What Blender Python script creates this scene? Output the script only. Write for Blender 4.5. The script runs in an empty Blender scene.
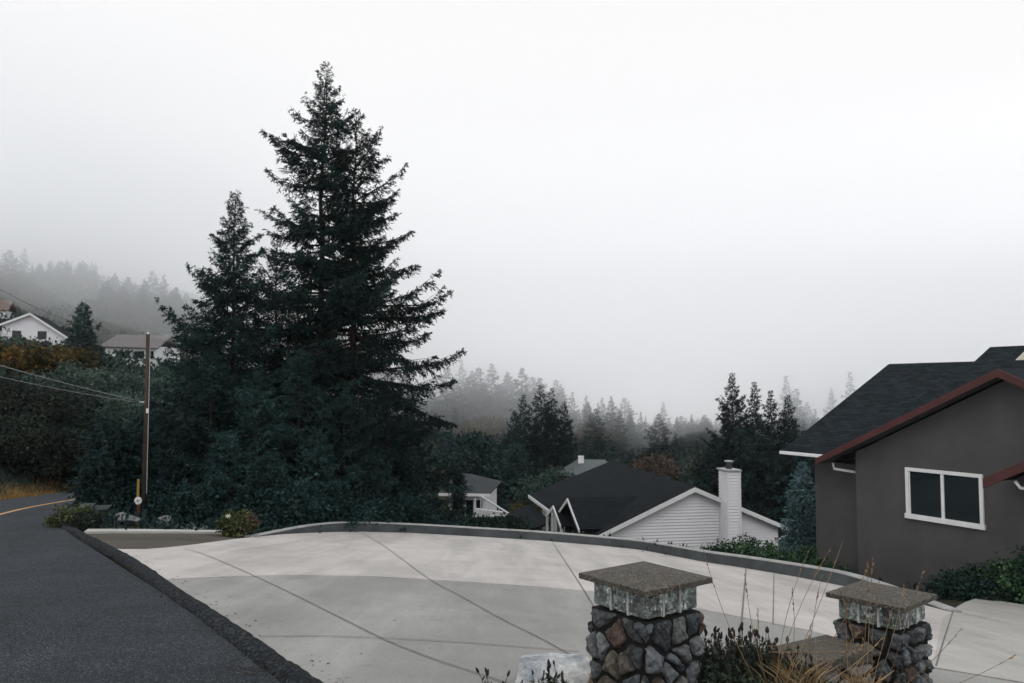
import bpy, math, random
import numpy as np
R = math.radians
SC = bpy.context.scene
COL = SC.collection

# ------------------------------------------------------------------ camera model (28 mm, level horizon at pixel row 388)
F = 796.0; HOR = 388.0; EYE = 1.65
TH = math.atan((HOR - 341.5) / F); cT, sT = math.cos(TH), math.sin(TH)
def ray(px, py):
    u = (px - 512) / F; v = (341.5 - py) / F
    d = np.array([u, cT - sT * v, sT + cT * v]); return d / d[1]
def W(px, py, Y): return np.array([0, 0, EYE]) + ray(px, py) * Y
def hit(px, py, P, N):
    d = ray(px, py); o = np.array([0, 0, EYE]); return o + d * (np.dot(np.array(P) - o, N) / np.dot(d, N))
SR, CC = .085, .07
def xk(y): return 2.68 - .705 * y
def Pz(x, y):                                   # road plane / driveway plane, meeting along the kerb
    return -SR * y - CC * np.maximum(0, x - xk(y))
def drive(px, py): return hit(px, py, [2.68, 0, 0], np.array([CC, SR + CC * .705, 1.]))
def road(px, py): return hit(px, py, [0, 0, 0], np.array([0, SR, 1.]))

# ------------------------------------------------------------------ helpers
def tag(o, label=None, cat=None, group=None, kind=None):
    if label: o['label'] = label
    if cat: o['category'] = cat
    if group: o['group'] = group
    if kind: o['kind'] = kind
    return o
def empty(name, loc, rz=0, label=None, cat=None, group=None):
    o = bpy.data.objects.new(name, None); COL.objects.link(o)
    o.location = [float(v) for v in loc]; o.rotation_euler = (0, 0, rz); o.empty_display_size = .3
    return tag(o, label, cat, group)
def link(name, me, mats, parent=None, loc=None):
    o = bpy.data.objects.new(name, me); COL.objects.link(o)
    for m in (mats if isinstance(mats, (list, tuple)) else [mats]):
        if m is not None and m.name not in [q.name for q in me.materials if q]: me.materials.append(m)
    if parent is not None: o.parent = parent
    if loc is not None: o.location = [float(v) for v in loc]
    return o
class MB:
    def __init__(s): s.v = []; s.f = []; s.uv = []; s.mi = []
    def add(s, vs, fs, uv=None, mi=0):
        n = len(s.v); s.v += [tuple(float(c) for c in p) for p in vs]
        for i, f in enumerate(fs):
            s.f.append([n + k for k in f]); s.uv.append(uv[i] if uv else None); s.mi.append(mi)
        return s
    def box(s, a, b, mi=0):
        x0, y0, z0 = a; x1, y1, z1 = b
        return s.add([(x0,y0,z0),(x1,y0,z0),(x1,y1,z0),(x0,y1,z0),(x0,y0,z1),(x1,y0,z1),(x1,y1,z1),(x0,y1,z1)],
                     [(0,3,2,1),(4,5,6,7),(0,1,5,4),(1,2,6,5),(2,3,7,6),(3,0,4,7)], mi=mi)
    def prism(s, poly, vec, mi=0):              # polygon (3D points) extruded by vec
        n = len(poly); p = [np.array(q, float) for q in poly]; w = np.array(vec, float)
        nn = sum((np.cross(p[i] - p[0], p[(i + 1) % n] - p[0]) for i in range(n)), np.zeros(3))
        if np.dot(nn, w) > 0: p = p[::-1]
        return s.add(p + [q + w for q in p],
                     [tuple(range(n)), tuple(range(2 * n - 1, n - 1, -1))] + [((i + 1) % n, i, n + i, n + (i + 1) % n) for i in range(n)], mi=mi)
    def slab(s, c, th, mi=0):                   # roof slab: 4 top corners (eave0, eave1, ridge1, ridge0), thickness th downwards; uv in metres
        p = [np.array(q, float) for q in c]; n = np.cross(p[1] - p[0], p[3] - p[0]); n /= np.linalg.norm(n)
        if n[2] < 0: n = -n
        ex = (p[1] - p[0]) / np.linalg.norm(p[1] - p[0]); ey = np.cross(n, ex)
        uvt = [(float(np.dot(q - p[0], ex)), float(np.dot(q - p[0], ey))) for q in p]
        b = [q - n * th for q in p]
        up = np.dot(np.cross(p[1] - p[0], p[2] - p[0]), n) > 0
        fs = [(0,1,2,3),(7,6,5,4),(0,4,5,1),(1,5,6,2),(2,6,7,3),(3,7,4,0)]
        if not up: fs = [f[::-1] for f in fs]
        uv = [[uvt[k % 4] for k in f] for f in fs]
        return s.add(p + b, fs, uv, mi)
    def tube(s, pts, rad, n=8, cap=True, mi=0):
        pts = [np.array(p, float) for p in pts]; m = len(pts)
        rad = [rad] * m if np.isscalar(rad) else rad
        vs = []
        for i, p in enumerate(pts):
            t = pts[min(i + 1, m - 1)] - pts[max(i - 1, 0)]; t /= max(np.linalg.norm(t), 1e-9)
            a = np.cross(t, (0, 0, 1) if abs(t[2]) < .9 else (1, 0, 0)); a /= np.linalg.norm(a); b = np.cross(t, a)
            for k in range(n):
                an = 2 * math.pi * k / n; vs.append(p + rad[i] * (math.cos(an) * a + math.sin(an) * b))
        fs = [(i*n+k, i*n+(k+1)%n, (i+1)*n+(k+1)%n, (i+1)*n+k) for i in range(m-1) for k in range(n)]
        if cap: fs += [tuple(range(n-1, -1, -1)), tuple((m-1)*n+k for k in range(n))]
        return s.add(vs, fs, mi=mi)
    def mesh(s, name, smooth=False):
        me = bpy.data.meshes.new(name); me.from_pydata(s.v, [], s.f)
        if any(u for u in s.uv):
            L = me.uv_layers.new(name='UVMap'); k = 0
            for f, u in zip(s.f, s.uv):
                for j in range(len(f)):
                    L.data[k].uv = u[j] if u else (0, 0); k += 1
        me.polygons.foreach_set('material_index', s.mi)
        if smooth: me.polygons.foreach_set('use_smooth', [True] * len(s.f))
        me.update(); return me
    def build(s, name, mats, parent=None, loc=None, smooth=False, bevel=0):
        o = link(name, s.mesh(name, smooth), mats, parent, loc)
        if bevel:
            b = o.modifiers.new('bevel', 'BEVEL'); b.width = bevel; b.segments = 2; b.limit_method = 'ANGLE'
        return o
def np_mesh(name, V, Q, smooth=False):           # fast quad mesh
    me = bpy.data.meshes.new(name)
    me.vertices.add(len(V)); me.vertices.foreach_set('co', np.asarray(V, np.float32).ravel())
    me.loops.add(Q.size); me.loops.foreach_set('vertex_index', np.asarray(Q, np.int32).ravel())
    me.polygons.add(len(Q)); k = Q.shape[1]
    me.polygons.foreach_set('loop_start', np.arange(0, Q.size, k, dtype=np.int32))
    try: me.polygons.foreach_set('loop_total', np.full(len(Q), k, np.int32))
    except Exception: pass
    if smooth: me.polygons.foreach_set('use_smooth', np.ones(len(Q), bool))
    me.update(calc_edges=True); me.validate(); return me

# ------------------------------------------------------------------ materials
def newmat(name):
    m = bpy.data.materials.new(name); m.use_nodes = True; nt = m.node_tree
    return m, nt, nt.nodes['Principled BSDF']
def nd(nt, t, **kw):
    n = nt.nodes.new(t)
    for k, v in kw.items():
        if k in n.inputs.keys(): n.inputs[k].default_value = v
        else: setattr(n, k, v)
    return n
def ramp(nt, fac, stops):
    r = nt.nodes.new('ShaderNodeValToRGB'); e = r.color_ramp.elements
    while len(e) < len(stops): e.new(.5)
    for i, (p, c) in enumerate(stops): e[i].position = p; e[i].color = (*c, 1)
    nt.links.new(fac, r.inputs[0]); return r.outputs[0]
def mix(nt, fac, a, b, mode='MIX'):
    m = nt.nodes.new('ShaderNodeMix'); m.data_type = 'RGBA'; m.blend_type = mode
    for sock, v in ((m.inputs[0], fac), (m.inputs[6], a), (m.inputs[7], b)):
        if isinstance(v, (int, float)): sock.default_value = v
        elif isinstance(v, tuple): sock.default_value = (*v, 1)
        else: nt.links.new(v, sock)
    return m.outputs[2]
def coords(nt, kind='Object', scale=None):
    c = nt.nodes.new('ShaderNodeTexCoord')
    if scale is None: return c.outputs[kind]
    mp = nt.nodes.new('ShaderNodeMapping'); mp.inputs['Scale'].default_value = scale
    nt.links.new(c.outputs[kind], mp.inputs[0]); return mp.outputs[0]
def noise(nt, co, sc, detail=4, rough=.55, out='Fac'):
    n = nd(nt, 'ShaderNodeTexNoise', Scale=sc, Detail=detail, Roughness=rough); nt.links.new(co, n.inputs['Vector']); return n.outputs[out]
def bump(nt, b, h, strength=.3, dist=.02):
    n = nd(nt, 'ShaderNodeBump', Strength=strength, Distance=dist); nt.links.new(h, n.inputs['Height']); nt.links.new(n.outputs[0], b.inputs['Normal'])
def surf(name, c1, c2, sc=3., fine=40., rough=.85, bs=.25, bd=.01, spec=.3, stretch=None):
    m, nt, b = newmat(name); co = coords(nt, 'Object', stretch)
    f = ramp(nt, noise(nt, co, sc, 6, .6), [(.3, c1), (.7, c2)])
    g = noise(nt, co, fine, 3, .6)
    col = mix(nt, .25, f, ramp(nt, g, [(.3, (.25,)*3), (.7, (.75,)*3)]), 'OVERLAY')
    nt.links.new(col, b.inputs['Base Color']); b.inputs['Roughness'].default_value = rough; b.inputs['Specular IOR Level'].default_value = spec
    if bs: bump(nt, b, g, bs, bd)
    return m
def leafmat(name, c1, c2, c3, sc=.6, spec=.06):   # c1 dark .. c3 light: clump noise plus per-leaf variation
    m, nt, b = newmat(name); co = coords(nt)
    n = noise(nt, co, sc, 3, .6)
    g = nt.nodes.new('ShaderNodeNewGeometry')
    mt = nd(nt, 'ShaderNodeMath', operation='MULTIPLY_ADD'); nt.links.new(g.outputs['Random Per Island'], mt.inputs[0]); mt.inputs[1].default_value = .45
    nt.links.new(n, mt.inputs[2])
    mt2 = nd(nt, 'ShaderNodeMath', operation='SUBTRACT'); nt.links.new(mt.outputs[0], mt2.inputs[0]); mt2.inputs[1].default_value = .22
    oi = nt.nodes.new('ShaderNodeObjectInfo')
    col = ramp(nt, mt2.outputs[0], [(.28, c1), (.52, c2), (.78, c3)])
    hs = nt.nodes.new('ShaderNodeHueSaturation'); nt.links.new(col, hs.inputs['Color'])
    mv = nd(nt, 'ShaderNodeMapRange'); nt.links.new(oi.outputs['Random'], mv.inputs[0]); mv.inputs[3].default_value = .68; mv.inputs[4].default_value = 1.4
    nt.links.new(mv.outputs[0], hs.inputs['Value'])
    nt.links.new(hs.outputs[0], b.inputs['Base Color']); b.inputs['Roughness'].default_value = .75; b.inputs['Specular IOR Level'].default_value = spec
    return m
M = {}
M['fir'] = leafmat('fir_needles', (.007,.016,.016), (.013,.029,.028), (.026,.052,.047))
M['spruce'] = leafmat('spruce_needles', (.007,.017,.018), (.016,.036,.036), (.036,.070,.066), sc=1.3)
M['cedar'] = leafmat('cedar_sprays', (.008,.020,.020), (.016,.036,.036), (.032,.060,.056))
M['bluespruce'] = leafmat('blue_spruce_needles', (.04,.075,.082), (.07,.12,.13), (.12,.18,.19))
M['darkleaf'] = leafmat('dark_leaves', (.010,.016,.014), (.019,.027,.022), (.034,.042,.031), sc=.5)
M['greenleaf'] = leafmat('green_leaves', (.011,.026,.022), (.022,.044,.036), (.042,.069,.054), sc=.5)
M['paleleaf'] = leafmat('grey_green_leaves', (.03,.056,.048), (.066,.102,.085), (.11,.15,.115), sc=.4)
M['orangeleaf'] = leafmat('autumn_orange_leaves', (.018,.028,.018), (.05,.045,.018), (.20,.115,.026), sc=.35)
M['redleaf'] = leafmat('autumn_russet_leaves', (.035,.03,.025), (.065,.045,.036), (.11,.066,.048), sc=.35)
M['shrubleaf'] = leafmat('bright_shrub_leaves', (.016,.038,.024), (.036,.076,.038), (.08,.135,.065), sc=1.6)
M['olive'] = leafmat('olive_bush_leaves', (.022,.034,.016), (.05,.065,.026), (.11,.11,.05), sc=2)
M['heather'] = leafmat('heather_leaves', (.02,.028,.02), (.04,.055,.04), (.075,.095,.075), sc=4)
M['seedhead'] = surf('dark_seed_heads', (.012,.01,.011), (.03,.022,.022), 20)
M['tan'] = leafmat('dry_grass_tan', (.20,.13,.07), (.36,.25,.135), (.50,.38,.23), sc=2)
M['goldgrass'] = leafmat('golden_bank_grass', (.12,.075,.03), (.22,.13,.045), (.32,.20,.075), sc=.8)
M['bark'] = surf('bark', (.018,.015,.014), (.045,.037,.032), 4, 30, .95, .5, .02, .1, (1,1,.25))
M['palebark'] = surf('pale_bark', (.10,.10,.095), (.22,.21,.20), 4, 30, .95, .4, .02, .1, (1,1,.25))
M['wood'] = surf('weathered_pole_wood', (.035,.027,.023), (.075,.056,.046), 5, 40, .9, .4, .01, .1, (1,1,.1))
M['earth'] = surf('ground_earth', (.022,.026,.018), (.05,.052,.034), .6, 12, .95, .6, .05, .1)
M['metalgrey'] = surf('galvanised_grey', (.28,.29,.30), (.38,.39,.40), 6, 60, .5, .1)
M['black'] = surf('black_plastic', (.012,.012,.013), (.02,.02,.022), 6, 60, .5, .05)
M['yellow'] = surf('yellow_plastic', (.22,.15,.04), (.32,.22,.06), 6, 40, .5, .05)
M['rust'] = surf('rusty_post', (.09,.035,.025), (.16,.07,.05), 9, 60, .8, .2)
M['bingreen'] = surf('dark_green_painted_steel', (.007,.017,.015), (.011,.024,.021), 4, 60, .5, .05)
M['rock'] = surf('grey_boulder', (.10,.11,.115), (.26,.27,.28), 3, 20, .9, .6, .03, .2)
M['white_rock'] = surf('whitish_boulder', (.10,.13,.16), (.72,.72,.71), 3.2, 26, .85, .5, .02, .2)
M['whitetrim'] = surf('white_trim_paint', (.62,.63,.64), (.72,.73,.73), 3, 50, .5, .05)
M['siding'] = surf('white_lap_siding', (.66,.66,.69), (.73,.73,.76), .8, 50, .65, .05)
M['stucco'] = surf('grey_stucco', (.064,.062,.063), (.086,.083,.083), 1.1, 90, .9, .5, .006, .15)
M['red'] = surf('dark_red_barge_paint', (.050,.015,.015), (.075,.024,.023), 2, 60, .55, .1)
M['cream'] = surf('cream_stucco', (.55,.54,.44), (.64,.63,.52), 1.5, 60, .8, .2, .005)
M['soffit'] = surf('soffit_board', (.055,.06,.058), (.075,.08,.078), 3, 60, .8, .1)
M['concretewall'] = surf('weathered_kerb_concrete', (.05,.058,.062), (.095,.105,.11), 1.6, 40, .9, .4, .008, .15)
M['capconcrete'] = surf('worn_wall_top_concrete', (.24,.25,.25), (.40,.40,.39), 2.2, 40, .9, .3, .006, .15)
M['edging'] = surf('pale_edging_concrete', (.36,.36,.35), (.48,.48,.46), 1.5, 40, .9, .2)
M['gravel'] = surf('brown_packed_drive', (.065,.060,.052), (.105,.098,.085), .8, 60, .95, .5, .01, .1)
M['mortar'] = surf('dark_mortar', (.010,.010,.010), (.024,.023,.022), 8, 70, .95, .6, .01, .1)
M['joint'] = surf('dark_joint', (.10,.097,.094), (.17,.165,.16), 3, 40, .95, .2)
M['cablegrey'] = surf('cable_sheath', (.12,.13,.14), (.18,.19,.20), 5, 50, .6, 0)
M['cableblack'] = surf('dark_cable', (.03,.03,.032), (.045,.045,.05), 5, 50, .6, 0)

M['litter'] = leafmat('dead_leaf_litter', (.02,.016,.012), (.045,.032,.022), (.10,.065,.04), sc=3)
def concrete(name, c1, c2, stain):
    m, nt, b = newmat(name); co = coords(nt, 'Object'); g = coords(nt, 'Object', (.95, .05, 1))
    a = ramp(nt, noise(nt, co, .9, 6, .65), [(.32, c1), (.68, c2)])
    st = ramp(nt, noise(nt, g, 1.1, 5, .65), [(.42, (1,)*3), (.60, stain)])
    a = mix(nt, .8, a, st, 'MULTIPLY')
    f = noise(nt, co, 45, 5, .75)
    a = mix(nt, .38, a, ramp(nt, f, [(.25, (.2,)*3), (.75, (.8,)*3)]), 'OVERLAY')
    sp = ramp(nt, noise(nt, co, 2.6, 6, .7), [(.56, (1,)*3), (.70, (.80,.80,.79))])
    a = mix(nt, .7, a, sp, 'MULTIPLY')
    nt.links.new(a, b.inputs['Base Color']); b.inputs['Roughness'].default_value = .8; b.inputs['Specular IOR Level'].default_value = .25
    bump(nt, b, f, .25, .004); return m
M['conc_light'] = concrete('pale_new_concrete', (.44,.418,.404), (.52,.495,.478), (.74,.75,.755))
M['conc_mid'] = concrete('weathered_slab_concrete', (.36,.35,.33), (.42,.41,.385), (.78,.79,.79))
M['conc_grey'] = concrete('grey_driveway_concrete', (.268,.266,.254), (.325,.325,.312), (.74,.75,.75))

def asphalt():
    m, nt, b = newmat('asphalt'); co = coords(nt, 'Object')
    v = nd(nt, 'ShaderNodeTexVoronoi', Scale=95.); nt.links.new(co, v.inputs['Vector'])
    grain = ramp(nt, v.outputs['Color'], [(.15, (.008,.011,.015)), (.6, (.018,.024,.031)), (.95, (.095,.112,.13))])
    big = ramp(nt, noise(nt, co, .5, 5, .6), [(.35, (.80,)*3), (.65, (1.15,)*3)])
    a = mix(nt, 1., grain, big, 'MULTIPLY')
    patch = ramp(nt, noise(nt, co, 1.6, 5, .6), [(.40, (.78,)*3), (.58, (1.08,)*3)])
    a = mix(nt, .8, a, patch, 'MULTIPLY')
    dn_ = noise(nt, co, 2.2, 3, .5, 'Color'); wv = nd(nt, 'ShaderNodeVectorMath', operation='MULTIPLY_ADD'); nt.links.new(dn_, wv.inputs[0]); wv.inputs[1].default_value = (.5, .5, .5); nt.links.new(co, wv.inputs[2])
    ck = nd(nt, 'ShaderNodeTexVoronoi', Scale=.33, feature='DISTANCE_TO_EDGE'); nt.links.new(wv.outputs[0], ck.inputs['Vector'])
    a = mix(nt, ramp(nt, ck.outputs['Distance'], [(.0, (.65,)*3), (.006, (0,)*3)]), a, (.008, .009, .010))
    nt.links.new(a, b.inputs['Base Color']); b.inputs['Roughness'].default_value = .85; b.inputs['Specular IOR Level'].default_value = .2
    bump(nt, b, v.outputs['Distance'], .5, .006); return m
M['asphalt'] = asphalt()
def berm():
    m, nt, b = newmat('rough_asphalt_berm'); co = coords(nt, 'Object'); v = nd(nt, 'ShaderNodeTexVoronoi', Scale=38.); nt.links.new(co, v.inputs['Vector'])
    a = ramp(nt, v.outputs['Color'], [(.1, (.008,.010,.012)), (.6, (.018,.022,.026)), (.96, (.06,.07,.075))])
    a = mix(nt, ramp(nt, noise(nt, co, 4, 6, .7), [(.58, (0,)*3), (.74, (.5,)*3)]), a, (.07, .078, .082))
    nt.links.new(a, b.inputs['Base Color']); b.inputs['Roughness'].default_value = .95; b.inputs['Specular IOR Level'].default_value = .15
    bump(nt, b, v.outputs['Distance'], 1., .03); return m
M['berm'] = berm()

def shingles(name, c1, c2, c3):
    m, nt, b = newmat(name); uv = coords(nt, 'UV')
    br = nd(nt, 'ShaderNodeTexBrick', Scale=1.0); nt.links.new(uv, br.inputs['Vector'])
    br.inputs['Color1'].default_value = (*c1, 1); br.inputs['Color2'].default_value = (*c2, 1); br.inputs['Mortar'].default_value = (.003,.004,.005, 1)
    br.inputs['Brick Width'].default_value = .32; br.inputs['Row Height'].default_value = .14; br.inputs['Mortar Size'].default_value = .010; br.inputs['Bias'].default_value = 0
    n = noise(nt, uv, 1.2, 6, .7); a = mix(nt, ramp(nt, n, [(.45, (0,)*3), (.7, (.6,)*3)]), br.outputs['Color'], c3)
    f = noise(nt, uv, 60, 2, .6); a = mix(nt, .35, a, ramp(nt, f, [(.3, (.2,)*3), (.7, (.8,)*3)]), 'OVERLAY')
    nt.links.new(a, b.inputs['Base Color']); b.inputs['Roughness'].default_value = .95; b.inputs['Specular IOR Level'].default_value = .08
    bump(nt, b, br.outputs['Fac'], -.6, .02); return m
M['shingle'] = shingles('dark_blue_grey_shingles', (.007,.011,.014), (.018,.026,.032), (.013,.018,.022))
M['shingle_black'] = shingles('black_shingles', (.006,.009,.012), (.012,.016,.020), (.010,.014,.017))
M['shingle_grey'] = shingles('grey_shingles', (.04,.048,.053), (.062,.07,.076), (.055,.062,.067))

def glass_dark():
    m, nt, b = newmat('dark_window_glass'); b.inputs['Base Color'].default_value = (.006,.014,.016, 1); b.inputs['Roughness'].default_value = .03
    b.inputs['Specular IOR Level'].default_value = .2; return m
M['pane'] = glass_dark()
def glassblock():
    m, nt, b = newmat('glass_block'); co = coords(nt, 'Object')
    n = noise(nt, co, 13, 1, .4)
    b.inputs['Base Color'].default_value = (.70,.77,.75, 1); b.inputs['Roughness'].default_value = .04; b.inputs['IOR'].default_value = 1.4
    b.inputs['Transmission Weight'].default_value = .92; bump(nt, b, n, 1., .06); return m
M['glassblock'] = glassblock()
def capstone():
    m, nt, b = newmat('aggregate_cap'); co = coords(nt, 'Object')
    v = nd(nt, 'ShaderNodeTexVoronoi', Scale=70.); nt.links.new(co, v.inputs['Vector'])
    a = ramp(nt, v.outputs['Color'], [(.1, (.018,.015,.012)), (.5, (.050,.044,.036)), (.95, (.14,.125,.10))])
    a = mix(nt, ramp(nt, noise(nt, co, 6, 6, .65), [(.45, (0,)*3), (.7, (.8,)*3)]), a, (.055,.055,.045))
    nt.links.new(a, b.inputs['Base Color']); b.inputs['Roughness'].default_value = .9; bump(nt, b, v.outputs['Distance'], .7, .006); return m
M['capstone'] = capstone()
def stone():
    m, nt, b = newmat('field_stones'); co = coords(nt, 'Object'); g = nt.nodes.new('ShaderNodeNewGeometry')
    base = ramp(nt, g.outputs['Random Per Island'], [(0, (.035,.044,.052)), (.2, (.085,.10,.112)), (.38, (.20,.22,.23)), (.55, (.05,.056,.06)), (.68, (.15,.16,.165)), (.80, (.13,.115,.09)), (.90, (.075,.05,.04)), (1, (.24,.18,.135))])
    n = noise(nt, co, 14, 6, .7)
    a = mix(nt, .75, base, ramp(nt, n, [(.34, (.06,)*3), (.5, (.5,)*3), (.66, (.95,)*3)]), 'OVERLAY')
    li = ramp(nt, noise(nt, co, 30, 4, .7), [(.56, (0,)*3), (.70, (.6,)*3)])
    a = mix(nt, li, a, (.34,.35,.34))
    nt.links.new(a, b.inputs['Base Color']); b.inputs['Roughness'].default_value = .8; b.inputs['Specular IOR Level'].default_value = .35
    bump(nt, b, noise(nt, co, 32, 8, .75), 1., .035); return m
M['stone'] = stone()
def palestone():
    m, nt, b = newmat('pale_wall_stones'); co = coords(nt, 'Object'); g = nt.nodes.new('ShaderNodeNewGeometry')
    base = ramp(nt, g.outputs['Random Per Island'], [(0, (.10,.11,.12)), (.4, (.40,.39,.37)), (.7, (.20,.20,.20)), (1, (.5,.48,.45))])
    n = noise(nt, co, 14, 6, .7); a = mix(nt, .6, base, ramp(nt, n, [(.25, (.18,)*3), (.75, (.85,)*3)]), 'OVERLAY')
    nt.links.new(a, b.inputs['Base Color']); b.inputs['Roughness'].default_value = .85; bump(nt, b, n, .9, .03); return m
M['palestone'] = palestone()
def flat(name, c, rough=.6):
    m, nt, b = newmat(name); co = coords(nt)
    nt.links.new(ramp(nt, noise(nt, co, 12, 4), [(.3, tuple(x*.85 for x in c)), (.7, c)]), b.inputs['Base Color']); b.inputs['Roughness'].default_value = rough; return m
M['lineyellow'] = flat('faded_yellow_paint', (.50,.27,.09)); M['reflector'] = flat('white_reflector', (.75,.75,.74), .4)
M['petal'] = flat('cream_petals', (.75,.72,.62)); M['tealroof'] = flat('weathered_teal_roof', (.05,.068,.072)); M['brownroof'] = flat('grey_brown_roof', (.11,.10,.10))
M['terracotta'] = flat('russet_roof', (.11,.075,.065))

# ------------------------------------------------------------------ foliage kernels
def nrm(a): return a / np.maximum(np.linalg.norm(a, axis=-1, keepdims=True), 1e-9)
def leaves(B, D, Ln, Wd, rng, flatness=.5):
    """diamond leaf quads at base B along D."""
    N = len(B); D = nrm(D)
    r = rng.normal(size=(N, 3)); r[:, 2] += flatness * 2
    S = nrm(np.cross(D, r)); Ln = np.asarray(Ln)[:, None]; Wd = np.asarray(Wd)[:, None]
    sag = np.zeros((N, 3)); sag[:, 2] = -.12 * Ln[:, 0]
    mid = B + D * Ln * .45
    V = np.stack([B, mid + S * Wd * .5, B + D * Ln + sag, mid - S * Wd * .5], 1).reshape(-1, 3)
    return V
def quads(n): return np.arange(4 * n, dtype=np.int32).reshape(-1, 4)

def conifer_data(seed, H, Rad, zb=.6, nb=150, tw=12, q=7, qs=.22, prof=None, el0=-.25, el1=.8, droop=.25, tip=.2, jit=.35, lean=(0, 0), limbs=True, gap=0., outl=.06, wq=.3, extra=(), tlf=.30, dn=.5, shortp=.25):
    rng = np.random.default_rng(seed); prof = prof or (lambda r: (1 - r) ** .85)
    Bs, Ds, Ls, Ws = [], [], [], []; mb = MB()
    def axis(z): f = z / H; return np.array([lean[0] * f * f, lean[1] * f * f, z])
    tr = max(.05, H * .013)
    zz = np.linspace(-.8, H * .985, 12)
    mb.tube([axis(max(z, 0)) + np.array([0, 0, min(z, 0)]) + (rng.normal(size=3) * tr * .15) * np.array([1, 1, 0]) for z in zz], [max(.012, tr * (1 - .97 * max(z, 0) / H) * (1.25 if z < .3 else 1)) for z in zz], 7)
    for i in range(nb + len(extra)):
        ex_ = extra[i - nb] if i >= nb else None
        r = ((i + rng.uniform(0, 1)) / nb) ** .92 if ex_ is None else ex_[0]; z = zb + (H - zb) * r
        if rng.uniform() < gap and ex_ is None: continue
        L = Rad * prof(r) * rng.uniform(1 - jit, 1 + jit * .35)
        if rng.uniform() < outl: L *= rng.uniform(1.15, 1.4)
        if L > .6 and rng.uniform() < shortp: L *= rng.uniform(.35, .7)
        L = max(L, .14); az = i * 2.39996 + rng.normal() * .35
        if ex_ is not None: L, az = ex_[1], ex_[2]
        el = el0 + (el1 - el0) * r ** 1.3 + rng.normal() * .13
        h = np.array([math.cos(az), math.sin(az), 0.]); b0 = axis(z)
        dr = droop * (1 - r * .7) * rng.uniform(.6, 1.4); tp = tip * rng.uniform(.5, 1.5)
        bend = rng.normal() * .12; hs = np.array([-h[1], h[0], 0])
        def pos(s):
            s = np.asarray(s)[:, None]
            return b0 + h * (L * s) + hs * (bend * L * s * s) + np.array([0, 0, 1.]) * (L * (math.tan(el) * s - dr * s ** 2 + tp * s ** 4))
        if limbs and L > .7:
            mb.tube(pos(np.array([0, .35, .7, .97])), [tr * .28 * min(1, L / 3) + .008, .2 * tr * min(1, L / 3) + .006, .006 + .05 * tr, .004], 3, False)
        m = int(tw * L * rng.uniform(.8, 1.2)) + 4
        s = rng.uniform(.08, 1., m) ** .75; side = np.where(rng.uniform(size=m) < .5, -1., 1.)
        p = pos(s); T = nrm(pos(np.minimum(s + .03, 1.03)) - pos(s - .03))
        Sv = nrm(np.cross(T, np.array([0, 0, 1.])))
        tl = (L * tlf * (1.08 - s) + .16 * min(1, L + .3)) * rng.uniform(.5, 1.25, m)
        td = nrm(T * rng.uniform(.35, .9, (m, 1)) + Sv * side[:, None] * rng.uniform(.5, 1., (m, 1)) + np.stack([np.zeros(m), np.zeros(m), rng.uniform(-.55, .12, m)], 1))
        nq = np.maximum(3, (q * (tl / .5) ** .6).astype(int))
        idx = np.repeat(np.arange(m), nq); u = rng.uniform(0, 1, len(idx))
        B = p[idx] + td[idx] * (tl[idx] * u)[:, None]; B[:, 2] -= .25 * tl[idx] * u * u
        D = td[idx] + rng.normal(size=(len(idx), 3)) * dn; D[:, 2] -= .12
        Bs.append(B); Ds.append(D); l = qs * rng.uniform(.6, 1.3, len(idx)) * (.55 + .45 * min(1, L / (Rad * .45))); Ls.append(l); Ws.append(l * wq * rng.uniform(.8, 1.3, len(idx)))
    k = 14; zt = H * (1 - .04 * rng.uniform(0, 1, k)); B = np.array([axis(z) for z in zt]); D = rng.normal(size=(k, 3)) * .35; D[:, 2] = 1
    Bs.append(B); Ds.append(D); Ls.append(np.full(k, min(qs * .8, H * .02))); Ws.append(np.full(k, qs * .14))
    B = np.concatenate(Bs); V = leaves(B, np.concatenate(Ds), np.concatenate(Ls), np.concatenate(Ws), rng)
    return np_mesh('crown', V, quads(len(B))), mb.mesh('trunk', True)

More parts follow.
